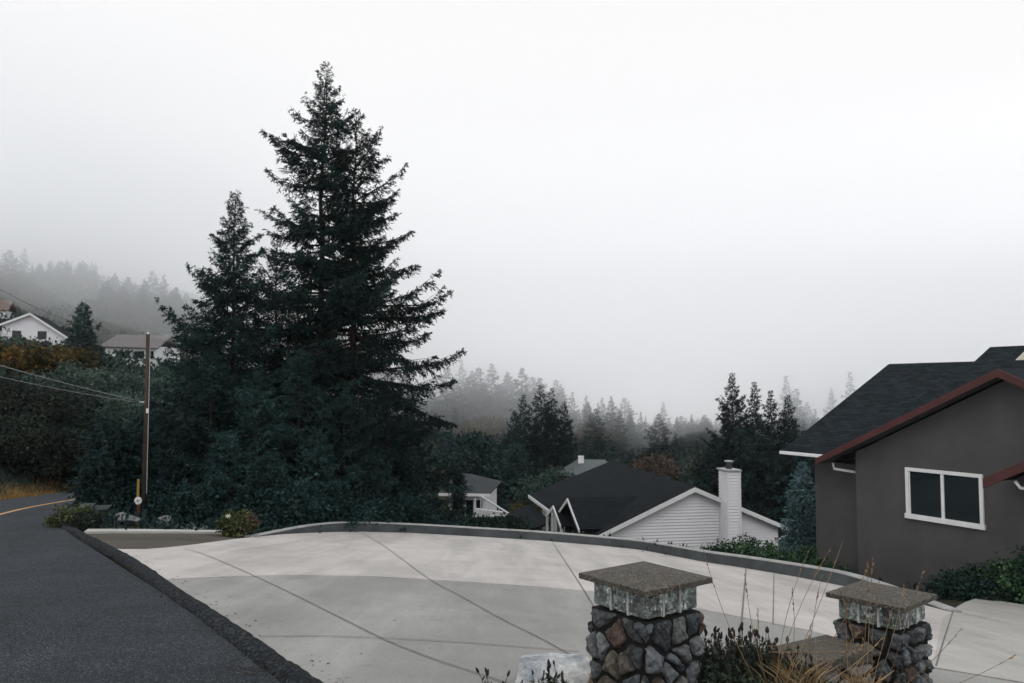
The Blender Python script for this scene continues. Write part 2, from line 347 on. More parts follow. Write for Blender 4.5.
def broadleaf_data(seed, H, Rx, Rz, clumps=60, per=120, ls=.16, rc=.55, trunk=True, zc=None, stems=1, hollow=.45, up=.3, flatb=.0):
    rng = np.random.default_rng(seed); zc = H - Rz if zc is None else zc
    C = rng.normal(size=(clumps, 3)); C = nrm(C) * (hollow + (1 - hollow) * rng.uniform(0, 1, (clumps, 1)) ** .6)
    lump = 1 + .28 * np.sin(C[:, :1] * 5 + seed) * np.cos(C[:, 1:2] * 4 + seed * 2)
    C = C * lump * np.array([Rx, Rx, Rz]); C[:, 2] += zc; C[:, 2] = np.maximum(C[:, 2], .12 + flatb)
    rcs = rc * rng.uniform(.6, 1.3, clumps)
    idx = np.repeat(np.arange(clumps), per); N = len(idx)
    off = rng.normal(size=(N, 3)) * .5; off[:, 2] *= .7
    B = C[idx] + off * rcs[idx][:, None]; B[:, 2] = np.maximum(B[:, 2], .03)
    D = off + rng.normal(size=(N, 3)) * .6; D[:, 2] += up * .5
    l = ls * rng.uniform(.6, 1.35, N); V = leaves(B, D, l, l * rng.uniform(.45, .7, N), rng, .3)
    mb = MB()
    for sN in range(stems):
        bx = rng.normal(size=2) * .12 * Rx * (stems > 1)
        if trunk:
            r0 = max(.02, H * .016 / math.sqrt(stems))
            mb.tube([(bx[0], bx[1], -.4), (bx[0], bx[1], zc * .3), (bx[0] * 1.4, bx[1] * 1.4, zc * .8), (bx[0] * 1.6, bx[1] * 1.6, zc + Rz * .5)], [r0 * 1.2, r0, r0 * .7, r0 * .2], 6)
            for c in C[rng.permutation(clumps)[:max(5, 14 // stems)]]:
                a = np.array([bx[0] * 1.2, bx[1] * 1.2, zc * rng.uniform(.35, .9)]); mid = (a + c) / 2 + np.array([0, 0, -.1 * Rz]); mb.tube([a, mid, c], [r0 * .45, r0 * .3, r0 * .08], 4, False)
    return np_mesh('foliage', V, quads(N)), mb.mesh('stem', True)

def plant(name, data, mats, loc, label, cat, group=None, rz=0., sc=1., parts=('crown', 'trunk')):
    e = empty(name, loc, rz, label, cat, group); e.scale = (sc, sc, sc) if np.isscalar(sc) else sc
    o = link(parts[0], data[0], mats[0], e)
    if len(data[1].vertices): link(parts[1], data[1], mats[1], e)
    return e
def copy_plant(src, loc, rz, sc, label=None, group=None):
    c = src.copy(); COL.objects.link(c); c.location = [float(v) for v in loc]; c.rotation_euler = (0, 0, rz); c.scale = (sc, sc, sc) if np.isscalar(sc) else sc
    if label: c['label'] = label
    if group: c['group'] = group
    for ch in src.children:
        k = ch.copy(); COL.objects.link(k); k.parent = c
    return c

# ------------------------------------------------------------------ terrain
road_R = np.array([(8.3,-8.0),(2.68,0),(-1.41,5.8),(-3.48,8.74),(-6.9,13.6),(-9.7,17.6),(-11.3,20.2),(-13.0,24.2),(-14.2,30),(-14.6,38),(-13.5,48),(-10,58)])
road_L = np.array([(-3,-12.),(-6.5,-4),(-9.5,3),(-12.0,9),(-14.2,14),(-16.6,20),(-18.0,25),(-19.3,30.5),(-20.6,37.5),(-20.6,44),(-18.5,53),(-14,64)])
dv = lambda *ps: [tuple(drive(*p)[:2]) for p in ps]
kerb_in = dv((325,683),(299,669),(266,649),(232,629),(199,606),(166,583),(133,566),(108,549))
wall_px = [(252,537.2),(284,534.2),(320,532.5),(360,531.6),(411,533),(483,537),(540,540.5),(600,545.6),(643,550.2),(703,561.7),(744,568),(800,577.5),(852,587.8),(905,600),(950,612)]
wall_base = [drive(*p) for p in wall_px]
left_edge = dv((108,549),(125,549.3),(145,549.3),(168,547.5),(195,544.5),(231,539.5),(252,537.2))
near_edge = [(6.3,4.6),(5.2,6.0),(4.5,7.05),(3.75,7.0),(2.4,6.45),(1.2,5.75),(.3,5.75),(-.35,5.2),(-.75,4.95)]
slab_edge = dv((950,612),(955,608),(965,602.5),(978,598),(1024,605),(1110,619))
drive_poly = kerb_in + left_edge[1:] + [tuple(p[:2]) for p in wall_base[1:]] + slab_edge[1:] + [(12.5,11.5),(10,7)] + near_edge
drive_poly = [tuple(map(float, p)) for p in drive_poly]
nb_poly = left_edge[::-1] + dv((84,533)) + dv((88,531),(120,531.3),(160,531.6),(226,532.2),(246,533))
road_poly = [tuple(p) for p in road_R] + [tuple(p) for p in road_L[::-1]]
def polydist(X, Y, poly):
    P = np.array(poly); ins = np.zeros(X.shape, bool); d = np.full(X.shape, 1e9)
    for i in range(len(P)):
        x0, y0 = P[i]; x1, y1 = P[(i + 1) % len(P)]
        c = ((y0 > Y) != (y1 > Y)) & (X < (x1 - x0) * (Y - y0) / (y1 - y0 + 1e-12) + x0); ins ^= c
        t = np.clip(((X - x0) * (x1 - x0) + (Y - y0) * (y1 - y0)) / ((x1 - x0) ** 2 + (y1 - y0) ** 2 + 1e-9), 0, 1)
        d = np.minimum(d, np.hypot(X - x0 - t * (x1 - x0), Y - y0 - t * (y1 - y0)))
    return np.where(ins, -d, d)
bed_poly = [(-.9,4.9),(.3,5.8),(1.2,5.8),(2.4,6.5),(3.75,7.1),(4.6,7.0),(6.3,4.6),(5,0),(2.9,0)]
TC = np.array([(-22,30,-2.2),(-23,36,-1.8),(-28,40,.3),(-35,50,2),(-30,65,0),(-20,60,-5),(-55,90,4.5),(-66,110,6.0),(-54,110,5),(-42,110,2),(-75,150,15),(-95,180,25),(-65,180,17),(-45,190,14),(-28,100,-5),
 (-8,31,-4),(-12,28,-3.0),(-11,24,-2.5),(-14,45,-4.8),(0,32,-5),(3,36,-6.8),(8,36,-7.3),(14,38,-7.5),(8,27,-5),(12,21,-4.2),(16,16,-4),(18,28,-5.5),(30,40,-8),(0,55,-9),(15,60,-11),(40,80,-13),(0,100,-14),(40,120,-15),(-10,150,-12),(30,180,-12),(0,230,-15),(10,205,-16),(45,235,-18),(20,265,-19),(60,300,-20),(0,300,-20),(-45,300,-4),(100,300,-18),(30,420,-24),(110,420,-24),(-40,420,-10),(70,220,-17),(-15,185,-4),(-20,230,-2),(80,150,-14),(100,60,-8),(60,20,-5),(40,-10,-2),(10,-20,1.5),(-30,0,2.5),(-30,-30,3),(-60,20,6),(-110,60,15),(-130,130,24),(-170,220,42),(160,220,-16),(0,380,-12),(-180,380,50),(180,380,-14),(-16,8,-.3),(-20,15,.2)], float)
def Hz(X, Y):
    X = np.asarray(X, float); Y = np.asarray(Y, float)
    num = np.zeros(X.shape); den = np.zeros(X.shape)
    for x, y, z in TC:
        w = 1 / ((X - x) ** 2 + (Y - y) ** 2 + 4.) ** 1.6; num += w * z; den += w
    T = num / den
    sd = np.minimum(np.minimum(polydist(X, Y, road_poly), polydist(X, Y, drive_poly)), np.minimum(polydist(X, Y, nb_poly), polydist(X, Y, bed_poly)))
    t = np.clip((sd - .5) / 4.5, 0, 1); t = t * t * (3 - 2 * t)
    rough = np.sin(X * 1.3 + Y * .7) * np.cos(Y * 1.1 - X * .4) * .06 * t
    return (Pz(X, Y) - .07 - .05 * np.clip(sd, 0, 1)) * (1 - t) + T * t + rough
def gz(x, y): return float(Hz(np.array([x]), np.array([y]))[0])
def axis_pts(lo, hi, d0, d1, step, far):
    a = list(np.arange(d0, d1 + 1e-6, step)); x = d0; s = step
    while x > lo: s = min(s * 1.15, far); x -= s; a.insert(0, max(x, lo))
    x = d1; s = step
    while x < hi: s = min(s * 1.15, far); x += s; a.append(min(x, hi))
    return np.array(a)
gx = axis_pts(-300, 300, -24, 20, .6, 10); gy = axis_pts(-70, 480, 2, 42, .6, 10)
GX, GY = np.meshgrid(gx, gy); GZ = Hz(GX, GY)
nx = len(gx); ii = np.arange(len(gy) - 1)[:, None] * nx + np.arange(nx - 1)[None]
gq = np.stack([ii, ii + 1, ii + nx + 1, ii + nx], -1).reshape(-1, 4)
tag(link('ground', np_mesh('ground', np.stack([GX, GY, GZ], -1).reshape(-1, 3), gq, True), M['earth']), kind='structure')

# ------------------------------------------------------------------ road, kerb, driveways
def strip(A, B, zoff, n=6):
    V = []; Q = []
    for a, b in zip(A, B):
        for k in range(n):
            p = np.array(a) + (np.array(b) - np.array(a)) * k / (n - 1); V.append((p[0], p[1], -SR * p[1] + zoff))
    for i in range(len(A) - 1):
        for k in range(n - 1): Q.append((i*n+k, i*n+k+1, (i+1)*n+k+1, (i+1)*n+k))
    V = np.array(V); Q = np.array(Q, np.int32)
    return V, Q[:, ::-1].copy()
def dense(A, k=5):
    A = np.array(A); t = np.arange(len(A)); tt = np.linspace(0, len(A) - 1, (len(A) - 1) * k + 1)
    out = []
    for v in tt:                                            # catmull-rom
        i = min(int(v), len(A) - 2); f = v - i; p0, p1, p2, p3 = A[max(i-1, 0)], A[i], A[i+1], A[min(i+2, len(A)-1)]
        out.append(.5 * (2*p1 + (p2-p0)*f + (2*p0-5*p1+4*p2-p3)*f*f + (3*p1-p0-3*p2+p3)*f**3))
    return np.array(out)
RR, RL = dense(road_R), dense(road_L)
V, Q = strip(RR, RL, 0.0); tag(link('road', np_mesh('road', V, Q), M['asphalt']), kind='structure')
mid = .535 * RR + .465 * RL; tng = nrm(np.gradient(mid, axis=0)); nor = np.stack([-tng[:, 1], tng[:, 0]], 1)
sel = slice(22, 54)
V, Q = strip(mid[sel] + nor[sel] * -.07, mid[sel] + nor[sel] * .07, .006, 2)
tag(link('road_marking', np_mesh('road_marking', V, Q), M['lineyellow']), kind='structure')
rng = np.random.default_rng(5)
kb = dense(np.array([(6.1,-5),(4.1,-2.1),(2.4,.3),(1.0,2.3),(-.1,3.85),(-.95,5.1)] + [tuple(road(*p)[:2]) for p in [(300,683),(262.5,656),(233,634),(205,614),(172,592),(145,571),(120,555),(97,543),(74,531),(66,526)]] + [(-12.4,23.0),(-13.5,27.5)]), 8)
kt = nrm(np.gradient(kb, axis=0)); kn = np.stack([kt[:, 1], -kt[:, 0]], 1)
KV = []; prof = [(-.125,-.05),(-.105,.02),(-.07,.055),(-.01,.075),(.05,.07),(.10,.04),(.13,.012),(.15,-.06)]
for i, p in enumerate(kb):
    for (o, h) in prof:
        j = rng.normal() * .006; q = p + kn[i] * (o + j); KV.append((q[0], q[1], float(Pz(q[0], q[1])) + h + rng.normal() * .006 * (h > 0)))
n = len(prof); KQ = np.array([(i*n+k, i*n+k+1, (i+1)*n+k+1, (i+1)*n+k) for i in range(len(kb)-1) for k in range(n-1)], np.int32)
tag(link('kerb', np_mesh('kerb', np.array(KV), KQ, True), M['berm']), kind='structure')

def sheet(name, poly, zoff, mat, th=.12):
    bmv = [(x, y, float(Pz(x, y)) + zoff) for x, y in poly]
    o = MB().prism(bmv, (0, 0, -th)).build(name, mat); return tag(o, kind='structure')
seam_px = [(159,580.5),(200,578),(250,576.2),(302,575.3),(375,576.8),(447,581),(519,585.5),(591,591.5),(650,600),(703,610),(780,625),(815,632)]
seam = dv(*seam_px)
up_poly = dv((157,578.5),(133,566),(108,549)) + left_edge[1:] + [tuple(p[:2]) for p in wall_base[1:]] + dv((962,614),(946,640),(934,669),(905,645),(870,648),(835,637)) + seam[::-1]
lo_poly = kerb_in[:5] + dv((172,588)) + seam[:] + dv((835,637),(870,646),(905,641),(931,668)) + dv((985,677)) + dv((1060,690)) + near_edge[1:]
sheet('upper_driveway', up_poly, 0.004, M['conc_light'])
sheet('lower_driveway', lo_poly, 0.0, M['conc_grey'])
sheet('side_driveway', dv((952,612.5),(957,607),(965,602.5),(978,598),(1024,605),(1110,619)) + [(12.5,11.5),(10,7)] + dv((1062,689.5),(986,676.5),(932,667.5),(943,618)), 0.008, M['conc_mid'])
sheet('neighbour_driveway', nb_poly, -.03, M['gravel'])
sheet('concrete_edging', dv((84,532.5),(88,529.6),(120,529.6),(160,530),(228,530.8),(247,532),(246,533.4),(226,532.8),(160,532.2),(120,532)), .02, M['edging'])
J = MB()
def joint(pts, w=.008):
    P = dense(np.array([drive(*p)[:2] for p in pts]), 4); t = nrm(np.gradient(P, axis=0)); nn = np.stack([-t[:, 1], t[:, 0]], 1)
    for i in range(len(P) - 1):
        qs = [P[i] - nn[i]*w, P[i+1] - nn[i+1]*w, P[i+1] + nn[i+1]*w, P[i] + nn[i]*w]
        J.add([(q[0], q[1], float(Pz(*q)) + .011) for q in qs], [(0, 1, 2, 3)])
joint([(184,549),(202,554),(231,566),(259,578.5),(290,593),(338,617),(378,637),(396,645),(432,659),(476,673.5),(540,695)])
joint([(362,533),(385,547),(427,578),(458,595),(497,617),(541,639),(559,649),(590,666)])
joint([(552,541.5),(586,594),(600,620)], 0.0099)
joint([(261,637),(338,637),(447,642),(541,649),(580,652)], 0.0088)
joint([(353,532.5),(290,543),(230,552)], 0.0055)
joint([(746,569),(742,617),(740,640)], 0.0121); joint([(774,574),(773,625)], 0.0066)
joint([(953,612),(944,640),(936,667)], 0.0088); joint([(953,612),(1024,627),(1080,640)], 0.0077)
joint(seam_px, .006)
tag(J.build('expansion_joints', M['joint']), kind='structure')

# retaining kerb wall round the driveway
wb = dense(np.array([p[:2] for p in wall_base]), 4); wt = nrm(np.gradient(wb, axis=0)); wn = np.stack([-wt[:, 1], wt[:, 0]], 1)
body, cap = MB(), MB(); ring = []; N = len(wb)
sm = lambda t: t * t * (3 - 2 * t)
hs = np.array([.04 + .26 * sm(min(1, i / 11)) * sm(min(1, (N - 1 - i) / 10)) for i in range(N)])
def sweep(mb, prof_fn):
    R_ = [prof_fn(i) for i in range(N)]; n = len(R_[0]); vs = [v for r in R_ for v in r]
    fs = [(i*n+k, (i+1)*n+k, (i+1)*n+(k+1)%n, i*n+(k+1)%n) for i in range(N-1) for k in range(n)] + [tuple(range(n)), tuple((N-1)*n+k for k in range(n-1, -1, -1))]
    mb.add(vs, fs)
def pr(i, o, h): q = wb[i] + wn[i] * o; return (q[0], q[1], float(Pz(*wb[i])) + h)
sweep(body, lambda i: [pr(i, 0, -.25), pr(i, 0.02, hs[i] - .035), pr(i, .19, hs[i] - .035), pr(i, .24, -1.4)])
sweep(cap, lambda i: [pr(i, .005, hs[i] - .034), pr(i, .012, hs[i] - .008), pr(i, .03, hs[i]), pr(i, .20, hs[i]), pr(i, .205, hs[i] - .034)])
e = empty('retaining_wall', (wb[40][0], wb[40][1], 0), 0, 'low curved dark concrete retaining wall with pale worn top along the far edge of the driveway', 'wall')
for mb, nm, mt in ((body, 'wall_face', 'concretewall'), (cap, 'coping', 'capconcrete')):
    mb.v = [(x - wb[40][0], y - wb[40][1], z) for x, y, z in mb.v]; mb.build(nm, M[mt], e, smooth=False)

def litter(name, mat, pts, sz, seed):
    rg_ = np.random.default_rng(seed); B = np.array([(x, y, float(Pz(x, y)) + z) for x, y, z in pts]); D = rg_.normal(size=B.shape); D[:, 2] = .12 * np.abs(D[:, 2]); l = sz * rg_.uniform(.5, 1.5, len(B))
    return tag(link(name, np_mesh(name, leaves(B, D, l, l * .5, rg_, 3.), quads(len(B))), mat), kind='stuff')
lp = []; rl = np.random.default_rng(31)
for px, py, n_, sp in [(124, 580, 2, .08), (127, 600, 5, .18), (123, 615, 3, .1), (250, 668, 9, .12), (150, 590, 4, .5), (60, 640, 3, .8)]:
    c_ = road(px, py)
    for k in range(n_): lp.append((c_[0] + rl.normal() * sp, c_[1] + rl.normal() * sp, .008))
for i in range(len(kb) - 1):
    for k in range(2):
        if 3 < kb[i][1] < 22: o_ = -.14 - abs(rl.normal()) * .10; q = kb[i] + kn[i] * o_ + rl.normal(size=2) * .1; lp.append((q[0], q[1], .008))
litter('road_litter', M['litter'], lp, .035, 1)
lp = []
for k in range(70):
    i = int(rl.integers(45, len(kb) - 40)); o_ = .2 + abs(rl.normal()) * .12; q = kb[i] + kn[i] * o_; lp.append((q[0], q[1], .012))
for px, py in [(393, 622), (455, 596), (300, 560), (520, 610), (640, 560), (705, 640), (360, 655), (480, 560), (430, 650), (250, 610)]:
    c_ = drive(px, py)
    lp.append((c_[0], c_[1], .012))
litter('driveway_litter', M['litter'], lp, .035, 2)
# ------------------------------------------------------------------ gate pillars
def stones_mesh(seed, w, h, cell=.19, bul=.055, skip=lambda u, z: False):
    """irregular field stones wrapped round a square post of side w and height h (separate islands, one part)."""
    rng = np.random.default_rng(seed); Lp = 4 * w; nu = int(round(Lp / cell)); nv = max(2, int(round(h / (cell * .95))))
    S = np.array([((i + .5 * (j % 2) + rng.uniform(-.5, .5)) * Lp / nu, (j + .5 + rng.uniform(-.46, .46)) * h / nv) for j in range(nv) for i in range(nu)])
    rc = .07
    def post(u, o):                                         # unrolled perimeter -> plan position, rounded corners
        u = u % Lp; k = int(u // w); t = u - k * w - w / 2; x, y = t, -w / 2
        edge = w / 2 - abs(t)
        nx_, ny_ = (0., -1.)
        if edge < rc:
            f = (1 - edge / rc) * .5; a = f * math.pi / 2 * (1 if t > 0 else -1); nx_, ny_ = math.sin(a), -math.cos(a)
            y += rc * (1 - edge / rc) ** 2 * .25
        x += nx_ * o; y += ny_ * o
        for _ in range(k): x, y, = -y, x
        return x, y
    mb = MB(); core = MB()
    for i, c in enumerate(S):
        poly = [np.array(p) for p in ((c[0]-.4, 0.0), (c[0]+.4, 0.0), (c[0]+.4, h), (c[0]-.4, h))]
        for dx in (-Lp, 0, Lp):
            for j, o in enumerate(S):
                if i == j and dx == 0: continue
                q = o + np.array([dx, 0]); d = q - c
                if np.hypot(*d) > .8: continue
                m_ = (c + q) / 2; new = []
                for k in range(len(poly)):
                    a, b = poly[k], poly[(k + 1) % len(poly)]; da, db = np.dot(a - m_, d), np.dot(b - m_, d)
                    if da <= 0: new.append(a)
                    if (da < 0) != (db < 0): new.append(a + (b - a) * (da / (da - db)))
                poly = new
                if len(poly) < 3: break
            if len(poly) < 3: break
        if len(poly) < 3: continue
        P = np.array(poly); cen = P.mean(0); gap = .019
        # resample the outline, shrink for the mortar gap, round it
        M_ = 40; seg = np.linalg.norm(np.roll(P, -1, 0) - P, axis=1); cum = np.concatenate([[0], np.cumsum(seg)])
        pts = []
        for k in range(M_):
            t = cum[-1] * k / M_; a = np.searchsorted(cum, t, 'right') - 1; a = min(a, len(P) - 1); f = (t - cum[a]) / max(seg[a], 1e-9); pts.append(P[a] + (P[(a + 1) % len(P)] - P[a]) * f)
        pts = np.array(pts)
        for _ in range(2): pts = .5 * pts + .25 * (np.roll(pts, 1, 0) + np.roll(pts, -1, 0))
        r_ = np.linalg.norm(pts - cen, axis=1, keepdims=True); pts = cen + (pts - cen) * np.maximum(.3, (r_ - gap) / r_)
        amp = bul * rng.uniform(.55, 1.25); tl = rng.normal(size=2) * .12; ph = rng.uniform(0, 9, 4)
        rings = [1.0, .98, .93, .84, .72, .58, .42, .26, .12]; vs = []
        for rr in rings:
            for p in pts:
                q = cen + (p - cen) * rr; dq = q - cen
                o = amp * (1 - rr ** 4.0) ** .55 - .012 + float(np.dot(dq, tl)) * (1 - rr ** 6) + .012 * abs(math.sin(q[0]*30+ph[0]+q[1]*22)) * (rr < .97) - .010 * abs(math.sin(q[1]*44+ph[1]-q[0]*27)) + .004 * math.sin(q[0]*120+ph[2]+q[1]*90) + .003 * math.sin(q[0]*210-q[1]*170+ph[3])
                x, y = post(q[0], o); vs.append((x, y, q[1]))
        q = cen; x, y = post(q[0], amp); vs.append((x, y, q[1]))
        fs = [(a*M_+k, a*M_+(k+1)%M_, (a+1)*M_+(k+1)%M_, (a+1)*M_+k) for a in range(len(rings)-1) for k in range(M_)]
        fs += [((len(rings)-1)*M_+k, (len(rings)-1)*M_+(k+1)%M_, len(rings)*M_) for k in range(M_)]
        mb.add(vs, fs)
    return mb.mesh('stone_cladding', True)
def pillar(name, ctr, ztop, zbase, ang, seed, label, wb_=.60, bandh=.20, capt=.042):
    e = empty(name, (ctr[0], ctr[1], zbase), ang, label, 'pillar', 'stone gate pillars with glass block tops'); H = ztop - zbase
    hs_ = H - capt - bandh; w = wb_
    MB().box((-w/2+.012,-w/2+.012,-.3), (w/2-.012,w/2-.012,hs_-.012)).build('core', M['mortar'], e)
    me = stones_mesh(seed, w, hs_, .175, .05); link('stone_cladding', me, M['stone'], e)
    # glass block band, hollow inside
    g = w * .93 / 2; t = .075; n = 3; z0, z1 = hs_ + .004, hs_ + bandh - .004
    jw = .020; bw = (2 * g - (n + 1) * jw) / n
    for side in range(4):
        for k in range(n):
            x0 = -g + jw + k * (bw + jw); x1 = x0 + bw
            y0, y1 = -g, -g + t
            if k == n - 1 and False: continue
            if k == 0: x0 += t * .0
            pts = [(x0, y0), (x1, y0), (x1 - (t if k == n-1 else 0), y1), (x0 + (t if k == 0 else 0), y1)]
            if k == n - 1: pts = [(x0, y0), (g - .0015, y0), (g - .0015 - t, y1), (x0, y1)]
            if k == 0: pts = [(-g + .0015, y0), (x1, y0), (x1, y1), (-g + .0015 + t, y1)]
            for _ in range(side): pts = [(-y, x) for x, y in pts]
            MB().prism([(x, y, z0 + .008) for x, y in pts], (0, 0, z1 - z0 - .016)).build('glass_block', M['glassblock'], e, bevel=.012)
    jm = MB()
    for side in range(4):
        for k in range(n + 1):
            x0 = -g + k * (bw + jw); q = [(x0 + .001, -g + .003), (x0 + jw - .001, -g + .003), (x0 + jw - .001, -g + t - .01), (x0 + .001, -g + t - .01)]
            if k in (0, n): continue
            for _ in range(side): q = [(-y, x) for x, y in q]
            jm.prism([(x, y, z0) for x, y in q], (0, 0, z1 - z0))
    jm.build('mortar_joint', M['edging'], e)
    # slightly pyramidal overhanging cap
    c = .36; cm = MB(); zc = H - capt
    vs = [(-c,-c,zc),(c,-c,zc),(c,c,zc),(-c,c,zc),(-c,-c,zc+capt),(c,-c,zc+capt),(c,c,zc+capt),(-c,c,zc+capt),(0,0,zc+capt+.035)]
    cm.add(vs, [(0,3,2,1),(0,1,5,4),(1,2,6,5),(2,3,7,6),(3,0,4,7),(4,5,8),(5,6,8),(6,7,8),(7,4,8)])
    cm.build('cap', M['capstone'], e, bevel=.005)
    MB().box((-.05,-.05,hs_-.02), (.05,.05,H-capt-.004)).build('inner_post', M['mortar'], e)
    return e
pillar('stone_pillar', (1.02, 6.21), .215, -.90, R(36.5), 11, 'grey and rust stone gate pillar with glass blocks under a square cap, nearer of the pair, beside the whitish boulder')
pillar('stone_pillar', (3.45, 7.56), -.265, -1.30, R(41), 23, 'stone gate pillar with a mossy cap behind the tall dry grass, farther of the pair, joined to a low wall')

# low stone wall between the pillars
e = empty('low_stone_wall', (2.62, 7.12, -1.2), R(29), 'low rubble wall with a thick dark slab on top running from the mossy capped pillar into the bushes', 'wall')
b = MB(); b.box((-.62,-.17,-.2), (.52,.17,.42)); b.build('core', M['mortar'], e)
me = stones_mesh(37, .40, .44, .17, .05)
o = link('stone_cladding', me, M['palestone'], e); o.scale = (2.75, .86, 1); o.location = (-.05, 0, 0)
cb = MB(); cb.box((-.66,-.25,.445), (.50,.25,.56)); cb.build('capping_slab', M['capstone'], e, bevel=.02)

def boulder(name, loc, r, seed, mat, label, sq=(1, .8, .6), group=None, flat_top=False):
    rng = np.random.default_rng(seed); import bmesh
    bm = bmesh.new(); bmesh.ops.create_icosphere(bm, subdivisions=4, radius=1)
    pl = [(nrm(rng.normal(size=3)), rng.uniform(.55, .88)) for _ in range(12)]; ph = 0
    if flat_top: pl = [(np.array(v_) / np.linalg.norm(v_), d_) for v_, d_ in [((.06,0,1),.50),((1,.1,.1),.80),((-1,.2,.05),.78),((.1,-1,.15),.70),((0,1,0),.7),((.6,-.5,.75),.74),((-.7,-.5,.6),.76),((-.2,-.8,.62),.68)]]
    ph = rng.uniform(0, 9, 3)
    for v in bm.verts:
        p = np.array(v.co)
        for nn, dd in pl:
            t = np.dot(p, nn)
            if t > dd: p = p - nn * (t - dd) * .98
        p = p * (1 + .02 * math.sin(p[0]*6+ph[0]) * math.sin(p[1]*7+ph[1]) + .025 * math.sin(p[2]*15+ph[2]+p[0]*12))
        v.co = p * np.array(sq) * r
    me = bpy.data.meshes.new(name); bm.to_mesh(me); bm.free(); me.polygons.foreach_set('use_smooth', [False] * len(me.polygons))
    o = link(name, me, mat, None, loc); o.rotation_euler = (0, 0, rng.uniform(0, 6)); return tag(o, label, 'rock', group)
p = W(556, 676, 6.55)
o = boulder('white_boulder', p, .30, 4, M['white_rock'], 'whitish angular boulder with blue grey patches at the foot of the nearer stone pillar', (1.30, .8, .80), flat_top=True); o.rotation_euler = (0, 0, .12)

# ------------------------------------------------------------------ grey house on the right
A = W(857, 520, 21.1); dW = ray(80, HOR); w_ = nrm(np.array([dW[0], dW[1], 0])); ex = -w_
zg = -4.4
GH = empty('grey_house', (A[0], A[1], zg), math.atan2(ex[1], ex[0]), 'dark grey stucco house with dark shingle roof and red trimmed gable at the right edge', 'house')
Z = lambda z: z - zg                                        # local: x along the wall to the right/near, y into the house, z up
ap_s, ap_z, hw, ez = 4.05, 2.08, 4.91, -.24; pit = (ap_z - ez) / hw
g0, g1 = 0.0, 8.1
zr = lambda s: ap_z - pit * abs(s - ap_s) - .2
wp = [(g0, 0, 0), (g1, 0, 0), (g1, 0, Z(zr(g1))), (ap_s, 0, Z(zr(ap_s))), (g0, 0, Z(zr(g0)))]
wm = MB(); wm.prism([(a, .0, c) for a, _, c in wp], (0, .5, 0)); wm.box((-1.77, .503, 0), (12, 8.9, Z(-.42)))
wm.prism([(-1.77, .503, Z(-.42)), (-1.77, 8.9, Z(-.42)), (-1.77, 4.7, Z(1.95))], (.2, 0, 0))
wm.build('wall', M['stucco'], GH)
rf = MB(); en, rn, rz_, ezm = -.1, 4.75, 2.42, -.15
zy = lambda y: ezm + (rz_ - ezm) * (y - en) / (rn - en)
rf.slab([(-2.42, en, Z(ezm)), (-.002, en, Z(ezm)), (-.002, rn, Z(rz_)), (-2.42, rn, Z(rz_))], .14)
rf.slab([(0, .56, Z(zy(.56))), (8.1, .56, Z(zy(.56))), (8.1, rn, Z(rz_)), (0, rn, Z(rz_))], .14)
rf.slab([(8.102, en, Z(ezm)), (12.5, en, Z(ezm)), (12.5, rn, Z(rz_)), (8.102, rn, Z(rz_))], .14)
rf.slab([(-2.42, 9.6, Z(ezm)), (12.5, 9.6, Z(ezm)), (12.5, rn + .001, Z(rz_)), (-2.42, rn + .001, Z(rz_))], .14)
yv = 4.15
rf.slab([(ap_s - hw, -.45, Z(ez)), (ap_s - hw, -.09, Z(ez)), (ap_s, yv, Z(ap_z)), (ap_s, -.45, Z(ap_z))], .10)
rf.slab([(ap_s + hw, -.45, Z(ez)), (ap_s + hw, -.09, Z(ez)), (ap_s + .001, yv, Z(ap_z)), (ap_s + .001, -.45, Z(ap_z))], .10)
roof = rf.build('roof', M['shingle'], GH)
bg = MB()
for sg in (-1, 1):
    a0 = (ap_s + sg * (hw + .02), ez - .01); a1 = (ap_s + sg * .001, ap_z - .01)
    bg.prism([(a0[0], -.50, Z(a0[1])), (a1[0], -.50, Z(a1[1])), (a1[0], -.50, Z(a1[1] - .18)), (a0[0], -.50, Z(a0[1] - .165))], (0, .046, 0))
bg.build('bargeboard', M['red'], roof)
sf = MB()
for sg in (-1, 1):
    q = [(ap_s + sg * hw, -.452, Z(ez - .115)), (ap_s + sg * hw, -.003, Z(ez - .115)), (ap_s + sg * .002, -.003, Z(ap_z - .115)), (ap_s + sg * .002, -.452, Z(ap_z - .115))]
    sf.slab(q, .03)
sf.build('soffit', M['soffit'], GH)
gt = MB(); gt.box((-2.42, -.20, Z(ezm - .10)), (-.86, -.101, Z(ezm - .015))); gt.build('gutter', M['whitetrim'], roof, bevel=.01)
dn = MB(); dn.tube([(-.62, -.12, Z(-.36)), (-.60, -.10, Z(-.52)), (-.05, .40, Z(-.62)), (-.05, .45, Z(-.64))], .035, 8); dn.build('downpipe', M['whitetrim'], GH, smooth=True)
